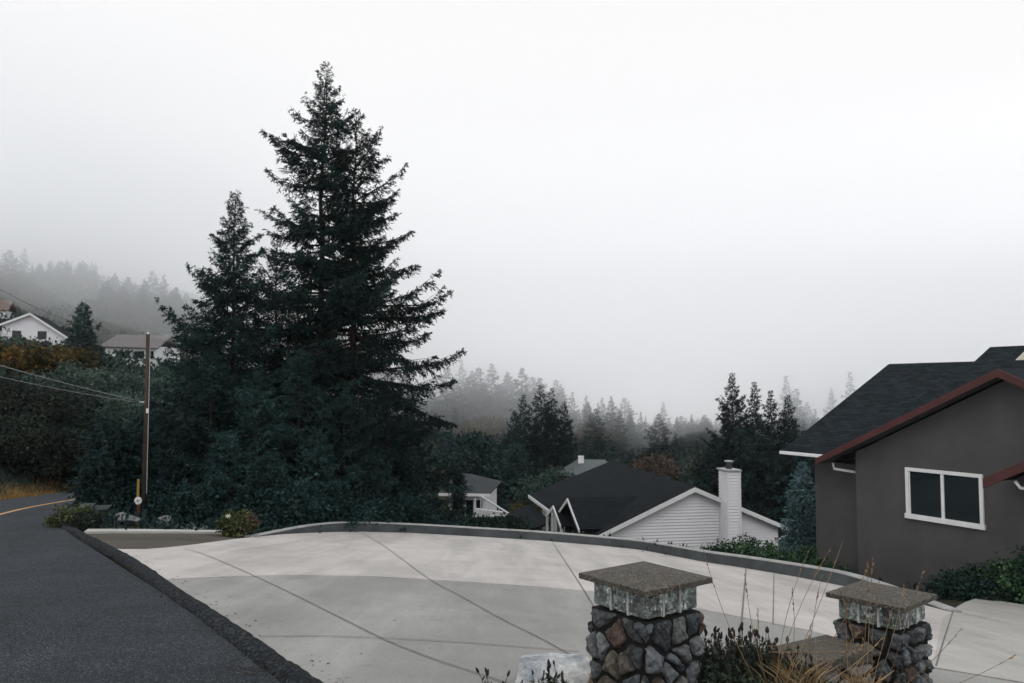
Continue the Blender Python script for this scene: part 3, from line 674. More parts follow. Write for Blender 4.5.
# window
s0, s1, z0, z1 = 1.46, 3.38, -1.54, -.30; fw = .085
fr = MB()
fr.box((s0, -.06, Z(z1 - fw)), (s1, -.002, Z(z1))); fr.box((s0 - .03, -.075, Z(z0)), (s1 + .03, -.002, Z(z0 + .12)))
fr.box((s0, -.06, Z(z0 + .12)), (s0 + fw, -.002, Z(z1 - fw))); fr.box((s1 - fw, -.06, Z(z0 + .12)), (s1, -.002, Z(z1 - fw)))
sm = (s0 + s1) / 2
win = fr.build('window', M['whitetrim'], GH, bevel=.008)
MB().box((sm - .045, -.045, Z(z0 + .12)), (sm + .03, -.003, Z(z1 - fw))).build('mullion', M['whitetrim'], win)
MB().box((s0 + fw + .001, -.035, Z(z0 + .121)), (s0 + fw + .03, -.003, Z(z1 - fw - .001))).build('sash', M['whitetrim'], win)
for a, b_ in ((s0 + fw + .031, sm - .046), (sm + .031, s1 - fw - .001)):
    MB().box((a, -.02, Z(z0 + .121)), (b_, -.004, Z(z1 - fw - .001))).build('pane', M['pane'], win)
# porch gable at the right
pr_ = MB(); pa_s, pa_z = 6.3, .92; px0, pz0 = 4.0, -.28
pr_.slab([(px0, -1.0, Z(pz0)), (px0, -.003, Z(pz0)), (pa_s, -.003, Z(pa_z)), (pa_s, -1.0, Z(pa_z))], .08)
pr_.slab([(2*pa_s - px0, -1.0, Z(pz0)), (2*pa_s - px0, -.003, Z(pz0)), (pa_s + .001, -.003, Z(pa_z)), (pa_s + .001, -1.0, Z(pa_z))], .08)
pr_.build('porch_roof', M['shingle'], GH)
pb = MB()
for sg in (-1, 1):
    x0 = pa_s + sg * (pa_s - px0 + .01); pb.prism([(x0, -1.05, Z(pz0)), (pa_s + sg*.001, -1.05, Z(pa_z)), (pa_s + sg*.001, -1.05, Z(pa_z - .22)), (x0, -1.05, Z(pz0 - .20))], (0, .046, 0))
pb.build('porch_bargeboard', M['red'], GH)
MB().tube([(4.55, -.85, Z(-.28)), (4.62, -.8, Z(-.42)), (4.9, -.25, Z(-.5)), (4.9, -.06, Z(-.52))], .035, 8).build('downpipe', M['whitetrim'], GH, smooth=True)
MB().box((5.9, -.95, 0), (6.06, -.79, Z(.5))).build('porch_post', M['stucco'], GH)
# upper storey roof behind
ur = MB(); P0 = None
def loc(P): d = np.array(P) - np.array([A[0], A[1], zg]); return np.array([np.dot(d, ex), np.dot(d, np.array([-ex[1], ex[0], 0])), d[2]])
yb = np.array([-ex[1], ex[0], 0]); rp = hit(990, 347, A + yb * 6.5, yb); lr = loc(rp); nr = loc(hit(1029.5, 344.7, A + yb * 6.5, yb)); rk = loc(hit(1008, 366, A + ex * nr[0], ex)); upit = (lr[2] - rk[2]) / (6.5 - rk[1]); print('upper rake', rk, upit)
us0, us1, uz = lr[0], nr[0], lr[2]
ur.slab([(us0, 3.6, uz - 2.9 * upit), (us1, 3.6, uz - 2.9 * upit), (us1, 6.5, uz), (us0, 6.5, uz)], .12)
ur.slab([(us0, 9.4, uz - 2.9 * upit), (us1, 9.4, uz - 2.9 * upit), (us1, 6.501, uz), (us0, 6.501, uz)], .12)
ur.build('upper_roof', M['shingle'], GH)
uw = MB(); uw.prism([(us1 - .25, 4.0, uz - 4.0), (us1 - .25, 9.0, uz - 4.0), (us1 - .25, 9.0, uz - .15 - 2.5 * upit), (us1 - .25, 6.5, uz - .15), (us1 - .25, 4.0, uz - .15 - 2.5 * upit)], (-.2, 0, 0)); uw.build('gable_wall', M['cream'], GH)
ub = MB()
for y_e in (3.6, 9.4):
    ub.prism([(us1 + .001, y_e, uz - .03 - 2.9 * upit), (us1 + .001, 6.5, uz - .03), (us1 + .001, 6.5, uz - .6), (us1 + .001, y_e, uz - .6 - 2.9 * upit)], (.03, 0, 0))
ub.build('gable_fascia', M['cream'], GH)

# ------------------------------------------------------------------ white house behind the driveway wall
dD = ray(384, HOR); Dv = nrm(np.array([dD[0], dD[1], 0])); av = np.array([Dv[1], -Dv[0], 0]); RW = W(695, 487, 36)
zw = -7.6
WH = empty('white_house', (RW[0], RW[1], zw), math.atan2(av[1], av[0]), 'white lap sided house with black shingle gable roof and a sided chimney below the driveway', 'house')
Zw = lambda z: z - zw
rz0, el, er, ezl, ezr = -2.78, -4.86, 4.58, -4.95, -4.72; Ln = 13.6
def rake(x): return rz0 + (x * (ezr - rz0) / er if x > 0 else x * (ezl - rz0) / el)
# lap siding on the near gable
sd = MB(); wl, wr = -4.35, 4.08; zt = -7.6; bh = .135
while zt < rz0 - .3:
    za, zb_ = zt, zt + bh
    def ext(z):
        l, r = wl, wr; top = z + .24
        if top > ezl: l = max(l, (top - rz0) / (ezl - rz0) * el)
        if top > ezr: r = min(r, (top - rz0) / (ezr - rz0) * er)
        return l, r
    la, ra = ext(za); lb, rb = ext(zb_)
    if lb >= rb: break
    sd.add([(la, .26, Zw(za)), (ra, .26, Zw(za)), (rb, .302, Zw(zb_)), (lb, .302, Zw(zb_)), (la, .305, Zw(za)), (ra, .305, Zw(za))], [(0, 1, 2, 3), (4, 5, 1, 0)])
    zt += bh
sd.build('lap_siding', M['siding'], WH)
ww = MB(); ww.prism([(wl, .31, 0), (wr, .31, 0), (wr, .31, Zw(rake(wr) - .2)), (0, .31, Zw(rz0 - .2)), (wl, .31, Zw(rake(wl) - .2))], (0, Ln - .8, 0)); ww.build('wall', M['siding'], WH)
rf = MB()
rf.slab([(el, 0, Zw(ezl)), (el, Ln + 1.2, Zw(ezl)), (0, Ln - .4, Zw(rz0)), (0, 0, Zw(rz0))], .15)
rf.slab([(er, 0, Zw(ezr)), (er, Ln - .4, Zw(ezr)), (.001, Ln - .4, Zw(rz0)), (.001, 0, Zw(rz0))], .15)
wroof = rf.build('roof', M['shingle_black'], WH)
ba = MB()
for ed, ezz in ((el, ezl), (er, ezr)):
    ba.prism([(ed, -.04, Zw(ezz - .01)), (0, -.04, Zw(rz0 - .01)), (0, -.04, Zw(rz0 - .22)), (ed, -.04, Zw(ezz - .20))], (0, .037, 0))
for a_, b_ in (((el - .06, 7.15, Zw(ezl - .2)), (el - .002, Ln + 1.2, Zw(ezl - .02))), ((el - .06, .002, Zw(ezl - .2)), (el - .002, .55, Zw(ezl - .02))), ((er + .002, .002, Zw(ezr - .2)), (er + .06, Ln - .4, Zw(ezr - .02)))):
    MB().box(a_, b_).build('fascia', M['whitetrim'], wroof)
ba.build('bargeboard', M['whitetrim'], wroof)
# chimney chase
ch = MB(); c0, c1 = 1.24, 1.82; zc = -2.04; zt = -7.6
while zt < zc - .05:
    zb_ = min(zt + bh, zc)
    ch.add([(c0 - .02, -.72, Zw(zt)), (c1 + .02, -.72, Zw(zt)), (c1 - .02, -.68, Zw(zb_)), (c0 + .02, -.68, Zw(zb_)), (c0 - .02, .25, Zw(zt)), (c0 + .02, .25, Zw(zb_)), (c1 + .02, .25, Zw(zt)), (c1 - .02, .25, Zw(zb_)), (c0 + .03, -.66, Zw(zt)), (c1 - .03, -.66, Zw(zt)), (c0 + .03, .25, Zw(zt)), (c1 - .03, .25, Zw(zt))],
           [(0, 1, 2, 3), (4, 0, 3, 5), (1, 6, 7, 2), (8, 9, 1, 0), (10, 8, 0, 4), (9, 11, 6, 1)]); zt += bh
chim = ch.build('chimney', M['siding'], WH)
cc = MB(); cc.box((c0 + .035, -.655, 0), (c1 - .035, .24, Zw(zc) - .01)); cc.build('chimney_core', M['siding'], chim)
tb = MB()
for xx, yy in ((c0, -.70), (c1, -.70)): tb.box((xx - .03, yy - .03, 0), (xx + .03, yy + .03, Zw(zc) - .002))
tb.box((c0 - .05, -.15, 0), (c0 - .005, -.05, Zw(-3.2)))
tb.build('corner_board', M['siding'], chim)
MB().box((c0 - .07, -.77, Zw(zc)), (c1 + .07, .33, Zw(zc) + .07)).build('chimney_cap', M['metalgrey'], chim, bevel=.01)
MB().tube([(1.53, -.2, Zw(zc) + .07), (1.53, -.2, Zw(zc) + .36)], .14, 14).build('flue', M['cableblack'], chim, smooth=False)
MB().tube([(1.53, -.2, Zw(zc) + .38), (1.53, -.2, Zw(zc) + .43)], .20, 14).build('rain_cap', M['metalgrey'], chim)
MB().box((2.75, .22, Zw(-5.35)), (3.1, .285, Zw(-5.25))).build('vent_hood', M['metalgrey'], WH)
MB().box((2.9, .25, Zw(-6.9)), (2.94, .285, Zw(-5.35))).build('conduit', M['metalgrey'], WH)
MB().tube([(er - .1, .1, Zw(ezr - .22)), (er - .15, .12, Zw(ezr - .36)), (wr - .12, .22, Zw(ezr - .55)), (wr - .08, .24, Zw(ezr - .7)), (wr - .08, .24, 0)], .05, 8).build('downpipe', M['whitetrim'], WH, smooth=True)
# entry gable on the left slope
dl = MB(); dr_z, dy = -3.55, 2.9
xm = lambda z: (z - rz0) / (ezl - rz0) * el
dzl = -4.62; dxo = -5.16; hwD = 2.3
dl.slab([(dxo, dy - hwD, Zw(dzl)), (xm(dzl), dy - hwD, Zw(dzl)), (xm(dr_z), dy, Zw(dr_z)), (dxo, dy, Zw(dr_z))], .10)
dl.slab([(dxo, dy + hwD, Zw(dzl)), (xm(dzl), dy + hwD, Zw(dzl)), (xm(dr_z), dy + .001, Zw(dr_z)), (dxo, dy + .001, Zw(dr_z))], .10)
dl.build('entry_roof', M['shingle_black'], WH)
db = MB()
for sg in (-1, 1): db.prism([(dxo - .05, dy + sg*hwD, Zw(dzl - .01)), (dxo - .05, dy, Zw(dr_z - .01)), (dxo - .05, dy, Zw(dr_z - .17)), (dxo - .05, dy + sg*hwD, Zw(dzl - .15))], (.047, 0, 0))
db.build('entry_bargeboard', M['whitetrim'], WH)
MB().prism([(dxo + .35, dy - hwD + .1, 0), (dxo + .35, dy + hwD - .1, 0), (dxo + .35, dy + hwD - .1, Zw(dzl - .1)), (dxo + .35, dy, Zw(dr_z - .18)), (dxo + .35, dy - hwD + .1, Zw(dzl - .1))], (.25, 0, 0)).build('entry_wall', M['pane'], WH)
# small glazed porch gable in front of it
sy, sx, sz, sh = 5.25, -5.35, -4.22, 1.75
sp = MB(); sp.slab([(sx, sy - sh, Zw(sz - .72)), (-3.2, sy - sh, Zw(sz - .72)), (-3.2, sy, Zw(sz)), (sx, sy, Zw(sz))], .07); sp.slab([(sx, sy + sh, Zw(sz - .72)), (-3.2, sy + sh, Zw(sz - .72)), (-3.2, sy + .001, Zw(sz)), (sx, sy + .001, Zw(sz))], .07)
sp.build('porch_roof', M['shingle_black'], WH)
sb = MB()
for sg in (-1, 1): sb.prism([(sx - .05, sy + sg*sh, Zw(sz - .73)), (sx - .05, sy, Zw(sz - .01)), (sx - .05, sy, Zw(sz - .19)), (sx - .05, sy + sg*sh, Zw(sz - .89))], (.047, 0, 0))
for yy in (sy - sh + .05, sy - .35, sy + .35, sy + sh - .05): sb.box((sx - .03, yy - .07, 0), (sx + .07, yy + .07, Zw(sz - .2 - abs(yy - sy) * .41)))
sb.build('porch_frame', M['whitetrim'], WH)
MB().prism([(sx + .12, sy - sh + .05, 0), (sx + .12, sy + sh - .05, 0), (sx + .12, sy + sh - .05, Zw(sz - .8)), (sx + .12, sy, Zw(sz - .12)), (sx + .12, sy - sh + .05, Zw(sz - .8))], (.02, 0, 0)).build('pane', M['pane'], WH)
# side wing with a low dark roof
lw = MB(); lw.slab([(-7.4, 7.6, Zw(-6.25)), (-7.4, 14, Zw(-6.25)), (-4.95, 14, Zw(-5.42)), (-4.95, 7.6, Zw(-5.42))], .12); lw.build('wing_roof', M['shingle_black'], WH)
MB().box((-7.0, 7.9, 0), (-4.9, 13.6, Zw(-6.35))).build('wing_wall', M['siding'], WH)

# teal roofed house just showing beyond
P = W(583, 462, 62); e = empty('distant_house', (P[0], P[1], P[2] - 5), R(-8), 'weathered teal roof and small white chimney just above the black roof of the white house', 'house')
r_ = MB(); r_.slab([(-2.6, 0, 3.9), (2.6, 0, 3.9), (1.6, 4, 4.85), (-.6, 4, 4.85)], .15); r_.slab([(-2.6, 8, 3.9), (2.6, 8, 3.9), (1.6, 4.001, 4.85), (-.6, 4.001, 4.85)], .15); r_.build('roof', M['tealroof'], e)
MB().box((-2.2, .5, 0), (2.2, 7.5, 3.8)).build('wall', M['siding'], e); MB().box((-.55, 3.0, 4.3), (-.1, 3.4, 5.2)).build('chimney', M['whitetrim'], e)

# small white house with deck
Yd = 46; P = W(470, 492, Yd); bz = P[2] - 4.2
e = empty('white_deck_house', (P[0], P[1], bz), R(-6), 'small white house with grey hip roof and a railed outdoor stair behind the columnar cypress', 'house')
def L2(px, py): q = W(px, py, Yd); return (q[0] - P[0], q[2] - bz)
x0, zE = L2(440, 493)[0], L2(480, 492)[1]; x1 = L2(491, 491)[0]; xr, zR = L2(461, 478); xl = L2(449, 478)[0]
r_ = MB(); r_.slab([(x0, -.5, zE), (x1, -.5, zE), (xr, 2.5, zR), (xl, 2.5, zR)], .12); r_.slab([(x1, 5.5, zE), (x1, -.501, zE), (xr, 2.499, zR), (xr, 2.501, zR)], .12); r_.slab([(x0, 5.5, zE), (x1, 5.5, zE), (xr, 2.502, zR), (xl, 2.502, zR)], .12); r_.build('roof', M['shingle_grey'], e)
MB().box((x0, -.58, zE - .17), (x1 + .05, -.503, zE - .02)).build('fascia', M['whitetrim'], e)
xw = L2(486, 500)[0]; MB().box((x0 + .5, 0, 0), (xw, 5, zE - .13)).build('wall', M['siding'], e)
for a in (455.5, 466, 475): xa = L2(a, 500)[0]; MB().box((xa, -.02, zE - 1.35), (xa + .42, -.003, zE - .45)).build('window', M['pane'], e)
st = MB(); T0, T1, B0 = L2(484, 493), L2(511, 509.5), L2(466, 514)
st.tube([(T0[0], -1.2, T0[1]), (T1[0], -1.2, T1[1])], .055, 6); st.tube([(B0[0], -1.2, B0[1]), (T1[0], -1.2, T1[1] - .12)], .06, 6)
for k in range(8):
    f = k / 7.6; xx = T0[0] + (T1[0] - T0[0]) * f; zt = T0[1] + (T1[1] - T0[1]) * f; zb_ = B0[1] + (T1[1] - .12 - B0[1]) * ((xx - B0[0]) / (T1[0] - B0[0])); st.box((xx - .025, -1.22, min(zb_, zt)), (xx + .025, -1.18, zt))
xq = L2(478.5, 500)[0]; st.box((xq - .04, -1.25, B0[1] - .8), (xq + .04, -1.17, zE - .18)); st.box((T1[0] - .3, -1.25, T1[1] - 1.6), (T1[0] - .1, -1.1, T1[1] - .2))
st.build('stair_railing', M['whitetrim'], e)
MB().prism([(xq, -1.0, L2(480, 506)[1]), (L2(505, 508)[0], -1.0, L2(505, 509)[1]), (L2(497, 513)[0], -1.0, L2(497, 513.5)[1]), (xq, -1.0, L2(480, 515)[1])], (0, .3, 0)).build('stair_wall', M['siding'], e)

# houses on the left hillside
P = W(31, 313, 110); bz = P[2] - 6.2
e = empty('gabled_hill_house', (P[0], P[1], bz), R(18), 'pale grey gabled house with white barge boards on the misty hillside at left', 'house')
hw1, hw2, rise = 3.9, 5.2, 2.0; ap = 6.2
e_l, e_r = ap - 1.7, ap - 3.5
MB().prism([(-3.4, 0, -3), (4.6, 0, -3), (4.6, 0, e_r + .25), (0, 0, ap - .2), (-3.4, 0, e_l + .1)], (0, 9, 0)).build('wall', M['siding'], e)
r_ = MB(); r_.slab([(-3.7, -.5, e_l), (-3.7, 9.5, e_l), (0, 9.5, ap), (0, -.5, ap)], .16); r_.slab([(5.0, -.5, e_r), (5.0, 9.5, e_r), (.001, 9.5, ap), (.001, -.5, ap)], .16); rr = r_.build('roof', M['shingle_black'], e)
b_ = MB(); b_.prism([(-3.72, -.56, e_l), (0, -.56, ap), (0, -.56, ap - .32), (-3.72, -.56, e_l - .3)], (0, .057, 0)); b_.prism([(5.02, -.56, e_r), (.001, -.56, ap), (.001, -.56, ap - .32), (5.02, -.56, e_r - .3)], (0, .057, 0)); b_.build('bargeboard', M['whitetrim'], rr)
for a in (-2.2, .9): wn_ = MB().box((a, -.05, 2.6), (a + 1.1, -.003, 3.7)).build('window', M['pane'], e)
MB().box((-9, 2, -3), (-3.42, 8, e_l - .6)).build('side_wing', M['siding'], e); r_ = MB(); r_.slab([(-9.5, 1.4, e_l - .6), (-3.43, 1.4, e_l - .6), (-3.43, 5, ap - .5), (-9.5, 5, ap - .5)], .15); r_.build('wing_roof', M['shingle_black'], e)
P = W(130, 342, 112); bz = P[2] - 3.6
e = empty('long_hill_house', (P[0], P[1], bz), R(-4), 'long low house with grey brown roof and pale walls behind the utility pole top', 'house')
MB().box((-3.6, 0, -4), (3.8, 7, 3.0)).build('wall', M['whitetrim'], e)
r_ = MB(); r_.slab([(-4.2, -.6, 3.0), (4.4, -.6, 2.7), (4.2, 3.5, 4.7), (-4.0, 3.5, 4.9)], .16); r_.slab([(-4.2, 7.6, 3.0), (4.4, 7.6, 2.7), (4.2, 3.501, 4.7), (-4.0, 3.501, 4.9)], .16); r_.build('roof', M['brownroof'], e)
for a, b2 in ((-1.9, 1.6), (.6, 1.5), (2.6, .9)): MB().box((a, -.05, 1.3), (a + b2, -.003, 2.3)).build('window', M['pane'], e)
MB().box((.2, -1.2, .1), (3.4, -.1, .25)).build('balcony', M['whitetrim'], e)
P = W(0, 303, 140); e = empty('upper_hill_house', (P[0] - 3, P[1], P[2] - 3), R(20), 'russet roofed white house at the left edge, half lost in fog up the hill', 'house')
MB().box((-3, 0, -4), (3.6, 6, 1.8)).build('wall', M['whitetrim'], e); r_ = MB(); r_.slab([(-3.4, -.4, 1.8), (4.0, -.4, 1.8), (4.0, 3, 4.0), (-3.4, 3, 4.0)], .16); r_.slab([(-3.4, 6.4, 1.8), (4.0, 6.4, 1.8), (4.0, 3.001, 4.0), (-3.4, 3.001, 4.0)], .16); r_.build('roof', M['terracotta'], e)

# ------------------------------------------------------------------ utility pole, cables, cabinets
P0 = W(143.5, 525, 25); PT = W(148, 334, 25); gb = gz(P0[0], P0[1])
UP = empty('utility_pole', (PT[0], PT[1], gb), 0, 'brown wooden utility pole with yellow guard and white disc low down beside the road bend', 'pole')
Hp = PT[2] - gb
MB().tube([(0, 0, -.5), (.01, 0, Hp * .5), (0, 0, Hp)], [.075, .068, .055], 10).build('shaft', M['wood'], UP, smooth=True)
MB().tube([(.115, -.06, .9), (.105, -.05, Hp * .55), (.095, -.04, Hp * .93)], .012, 6).build('conduit', M['metalgrey'], UP)
hz1 = W(146, 402, 25)[2] - gb
MB().tube([(-.2, -.02, hz1), (.02, -.02, hz1)], .03, 6).build('insulator', M['metalgrey'], UP)
MB().tube([(.08, -.07, hz1 - .35), (.08, -.07, hz1 - .2)], .04, 6).build('bracket', M['reflector'], UP)
MB().tube([(0, 0, Hp), (0, 0, Hp + .06)], [.04, .02], 8).build('pole_cap', M['reflector'], UP)
zy0, zy1, zd = W(143, 497, 25)[2] - gb, W(142, 479, 25)[2] - gb, W(143, 500, 25)[2] - gb
MB().tube([(-.13, -.10, zy0), (-.13, -.10, zy1)], .04, 8).build('guy_guard', M['yellow'], UP)
MB().tube([(-.10, -.16, zd), (-.10, -.13, zd)], .115, 18).build('reflector_disc', M['reflector'], UP)
MB().tube([(-.10, -.175, zd), (-.10, -.162, zd)], .045, 12).build('disc_centre', M['metalgrey'], UP)
MB().tube([(-.08, -.14, -.3), (-.08, -.14, zd - .12)], .055, 8).build('marker_post', M['rust'], UP)
def cable(name, a, b, sag, r, mat, label):
    a, b = np.array(a), np.array(b); pts = [a + (b - a) * t - np.array([0, 0, sag * 4 * t * (1 - t)]) for t in np.linspace(0, 1, 22)]
    return tag(MB().tube(pts, r, 5).build(name, mat, smooth=True), label, 'cable')
a = W(139, 401, 25)
cable('service_cable', W(-150, 318, 19), a, .12, .016, M['cablegrey'], 'upper of the two pale service cables running from the utility pole to the left edge')
cable('service_cable', W(-150, 338, 19.3), a + np.array([0, .05, -.05]), .15, .012, M['cablegrey'], 'lower of the two pale service cables running from the utility pole to the left edge')
cable('hill_cable', W(-60, 252, 60), W(104, 330, 85), .9, .022, M['cableblack'], 'thin dark overhead cable crossing the fog above the pale gabled house')
def cabinet(px, Y, w, d, h, label):
    x = (px - 512) / F * Y; z = gz(x, Y); e = empty('utility_cabinet', (x, Y, z), R(12), label, 'cabinet', 'dark green utility cabinets')
    MB().box((-w/2, -d/2, 0), (w/2, d/2, h - .08)).build('body', M['bingreen'], e, bevel=.02)
    MB().prism([(-w/2-.02, -d/2-.03, h-.078), (w/2+.02, -d/2-.03, h-.078), (w/2+.02, d/2+.02, h-.02), (-w/2-.02, d/2+.02, h-.02)], (0, 0, .05)).build('lid', M['bingreen'], e)
    MB().box((-.05, -d/2-.015, h*.5), (.05, -d/2-.001, h*.62)).build('latch', M['black'], e)
cabinet(91.5, 22.6, .32, .4, .46, 'narrow dark green utility cabinet, left of two beside the bend in the road')
cabinet(104.5, 22.8, .46, .45, .44, 'wider dark green utility cabinet, right of two beside the bend in the road')
boulder('boulder', (W(126, 524, 23.3)[0], 23.3, gz(W(126, 524, 23.3)[0], 23.3) + .14), .42, 7, M['rock'], 'grey flat boulder between the green cabinets and the utility pole', (1.1, .8, .55))
boulder('boulder', (W(165, 522, 23.5)[0], 23.5, gz(W(165, 522, 23.5)[0], 23.5) + .16), .27, 9, M['rock'], 'small grey boulder just right of the utility pole', (1, .8, .85))
for k, (px, r) in enumerate([(180, .15), (190, .18), (198, .13), (208, .16), (216, .12)]):
    x = (px - 512) / F * 23.4; boulder('edging_stone', (x, 23.4, gz(x, 23.4) + .07), r, 20 + k, M['rock'], 'small edging stone under the firs behind the brown driveway', (1, .8, .7), 'edging stones under the firs')

#VEG_BEGIN
# ------------------------------------------------------------------ vegetation
def at(px, Y, dz=0.): x = (px - 512) / F * Y; return np.array([x, Y, gz(x, Y) + dz])
def Hof(px, py, Y): return float(W(px, py, Y)[2] - at(px, Y)[2])
FM, SM, CM, BK = M['fir'], M['spruce'], M['cedar'], M['bark']
pf_fir = lambda r: min(1., 1.75 * (1 - r)) ** .95 * (.72 + .28 * min(1, r * 3))
PFX, PFY = [0, .25, .45, .62, .80, .90, .96, 1.], [1., .96, .78, .56, .40, .22, .08, 0.]
pf_tall = lambda r: float(np.interp(r, PFX, PFY))
pf_spr = lambda r: (1 - r) ** .85
def fir(px, py, Y, Rad, seed, label, mats=(None, None), prof=pf_fir, group=None, name='fir_tree', **kw):
    H = Hof(px, py, Y); d = conifer_data(seed, H, Rad, prof=prof, **kw)
    return plant(name, d, (mats[0] or FM, mats[1] or BK), at(px, Y), label, 'tree', group)
fir(321, 64, 31, 3.9, 1, 'tallest dark fir of the big cluster beside the driveway, its tip standing above all others', prof=pf_tall, nb=310, tw=22, q=16, qs=.16, wq=.24, tlf=.29, shortp=.4, dn=.5, el0=-.3, el1=.6, droop=.30, tip=.26, jit=.5, gap=.12, outl=.08, zb=.8, extra=[(.80, 2.2, 3.2), (.78, 2.1, 2.9), (.71, 2.2, 3.3), (.62, 2.4, 3.0)])
fir(353, 110, 31.2, 4.2, 2, 'second tallest dark fir, close against the right side of the tallest one', prof=pf_tall, nb=290, tw=22, q=16, qs=.16, wq=.24, tlf=.29, shortp=.4, dn=.5, el0=-.25, el1=.6, droop=.32, tip=.28, jit=.5, gap=.12, outl=.10, zb=1.0, extra=[(.50, 3.7, .1), (.49, 3.5, -.25), (.47, 3.5, .3), (.33, 4.3, 0.), (.32, 4.1, -.3), (.30, 4.0, .25), (.42, 3.3, -.1)])
fir(232, 195, 29.2, 3.7, 3, 'pointed dark spruce with a narrow tip on the left of the big fir cluster', (SM, None), lambda r: (1 - r) ** .82 * (.82 + .18 * math.sin(r * 40)), name='spruce_tree', nb=340, tw=24, q=16, qs=.16, wq=.24, tlf=.28, dn=.5, shortp=.35, el0=-.2, el1=.7, droop=.15, tip=.28, jit=.5, extra=[(.52, 2.6, 3.1), (.5, 2.4, 2.8), (.66, 1.6, 3.2)])
fir(275, 238, 32, 3.4, 4, 'shorter dark fir filling the gap between the pointed spruce and the tallest fir', nb=230, tw=22, q=15, qs=.16, wq=.24, tlf=.27, dn=.5, shortp=.35, prof=pf_spr, jit=.5)
LO = [(186,325,28.0,2.5,'low dark spruce under the left flank of the pointed spruce'), (212,352,26.6,2.4,'low blue green spruce in front of the pointed spruce'), (258,372,26.2,2.3,'low dense spruce left of the middle of the fir cluster foot'),
      (300,350,27.4,2.6,'low dense spruce directly before the trunk of the tallest fir'), (345,392,27.6,2.2,'low dense spruce before the trunk of the second tallest fir'), (388,375,29.6,2.5,'low spruce right of the two tall fir trunks'),
      (408,372,31.2,1.8,'mid height spruce forming the right shoulder of the fir cluster'), (150,405,28.2,2.0,'dark spruce just right of and behind the utility pole'), (318,430,26.0,1.7,'small spruce at the foot of the fir cluster above the pale wall'),
      (228,432,25.0,1.5,'small spruce at the foot of the fir cluster above the brown driveway'), (184,448,26.6,1.3,'small spruce at the foot of the cluster right of the utility pole'), (378,452,28.4,1.5,'small spruce in the low foliage at the right end of the fir cluster'), (412,452,30.0,1.2,'small spruce in front of the right shoulder of the fir cluster'), (272,455,24.8,1.3,'small spruce above the flowering bush')]
for k, (px, py, Y, Rd, lb) in enumerate(LO):
    fir(px, py, Y, Rd, 40 + k, lb, (SM, None), lambda r: (1 - r) ** .72, name='spruce_tree', nb=int(62 + Rd * 26), tw=24, q=15, qs=.14, wq=.22, tlf=.24, dn=.40, zb=.15, el0=-.15, el1=.55, droop=.32, tip=.26, jit=.55, outl=.12)
for k, (px, py, Y, Rd, lb) in enumerate([(112, 422, 26.6, 1.2, 'dark bushy spruce left of the utility pole beside the road bend'), (130, 430, 27.0, 1.2, 'dark bushy spruce directly behind the left side of the utility pole'), (101, 452, 25.4, .75, 'small dark spruce overhanging the green cabinets')]):
    fir(px, py, Y, Rd, 70 + k, lb, (SM, None), lambda r: (1 - r) ** .5, name='spruce_tree', nb=130, tw=18, q=8, qs=.16, zb=.2, el0=0, el1=.6, jit=.4)
# low foliage hedge filling under the cluster
for k, (px, Y, h) in enumerate([(124, 25.8, 1.0), (166, 25.9, 1.1), (198, 25.4, 1.2), (226, 24.6, 1.1), (262, 24.2, 1.2), (295, 25.0, 1.4), (330, 26.2, 1.5), (362, 27.4, 1.5), (396, 29.0, 1.5), (424, 30.2, 1.1), (446, 31, .8)]):
    d = broadleaf_data(100 + k, h, 1.15, h * .5, 40, 150, .12, .42, stems=3)
    plant('evergreen_shrub', d, (SM, BK), at(px, Y), 'low dark evergreen shrub in the row along the foot of the fir cluster', 'shrub', 'evergreen shrubs along the foot of the fir cluster', parts=('foliage', 'stem'))

# --- left side: bank, brush, hillside trees
def bl(px, py, Y, Rx, seed, label, mat, name='broadleaf_tree', group=None, H=None, zf=.42, bark=None, **kw):
    H = H or max(2., Hof(px, py, Y)); d = broadleaf_data(seed, H, Rx, H * zf, **kw)
    return plant(name, d, (mat, bark or BK), at(px, Y), label, 'shrub' if 'shrub' in name else 'tree', group, parts=('foliage', 'stem'))
for k, (px, py, Y, Rx) in enumerate([(-8, 402, 41, 2.6), (28, 412, 41.5, 2.4), (62, 418, 43, 2.4), (92, 412, 45, 2.6), (10, 440, 38.5, 1.8), (48, 446, 39.5, 1.8), (82, 444, 41.5, 1.9), (118, 420, 47, 2.4)]):
    bl(px, py, Y, Rx, 130 + k, 'dark roadside shrub on the bank left of the road', M['greenleaf'] if k in (2, 3, 7) else M['darkleaf'], 'roadside_shrub', 'dark shrubs on the roadside bank', zf=.48, clumps=60, per=150, ls=.17, rc=.6, stems=3, flatb=.2)
bl(34, 349, 52, 3.4, 150, 'broad tree with orange yellow autumn crown below the pale gabled house', M['orangeleaf'], zf=.30, clumps=80, per=150, ls=.22, rc=.7)
bl(70, 366, 50, 2.2, 151, 'small grey green tree just right of the broad autumn tree', M['paleleaf'], zf=.42, clumps=50, per=130, ls=.2, rc=.6)
gp = 'grey green trees on the slope below the hill houses'
protoB = None
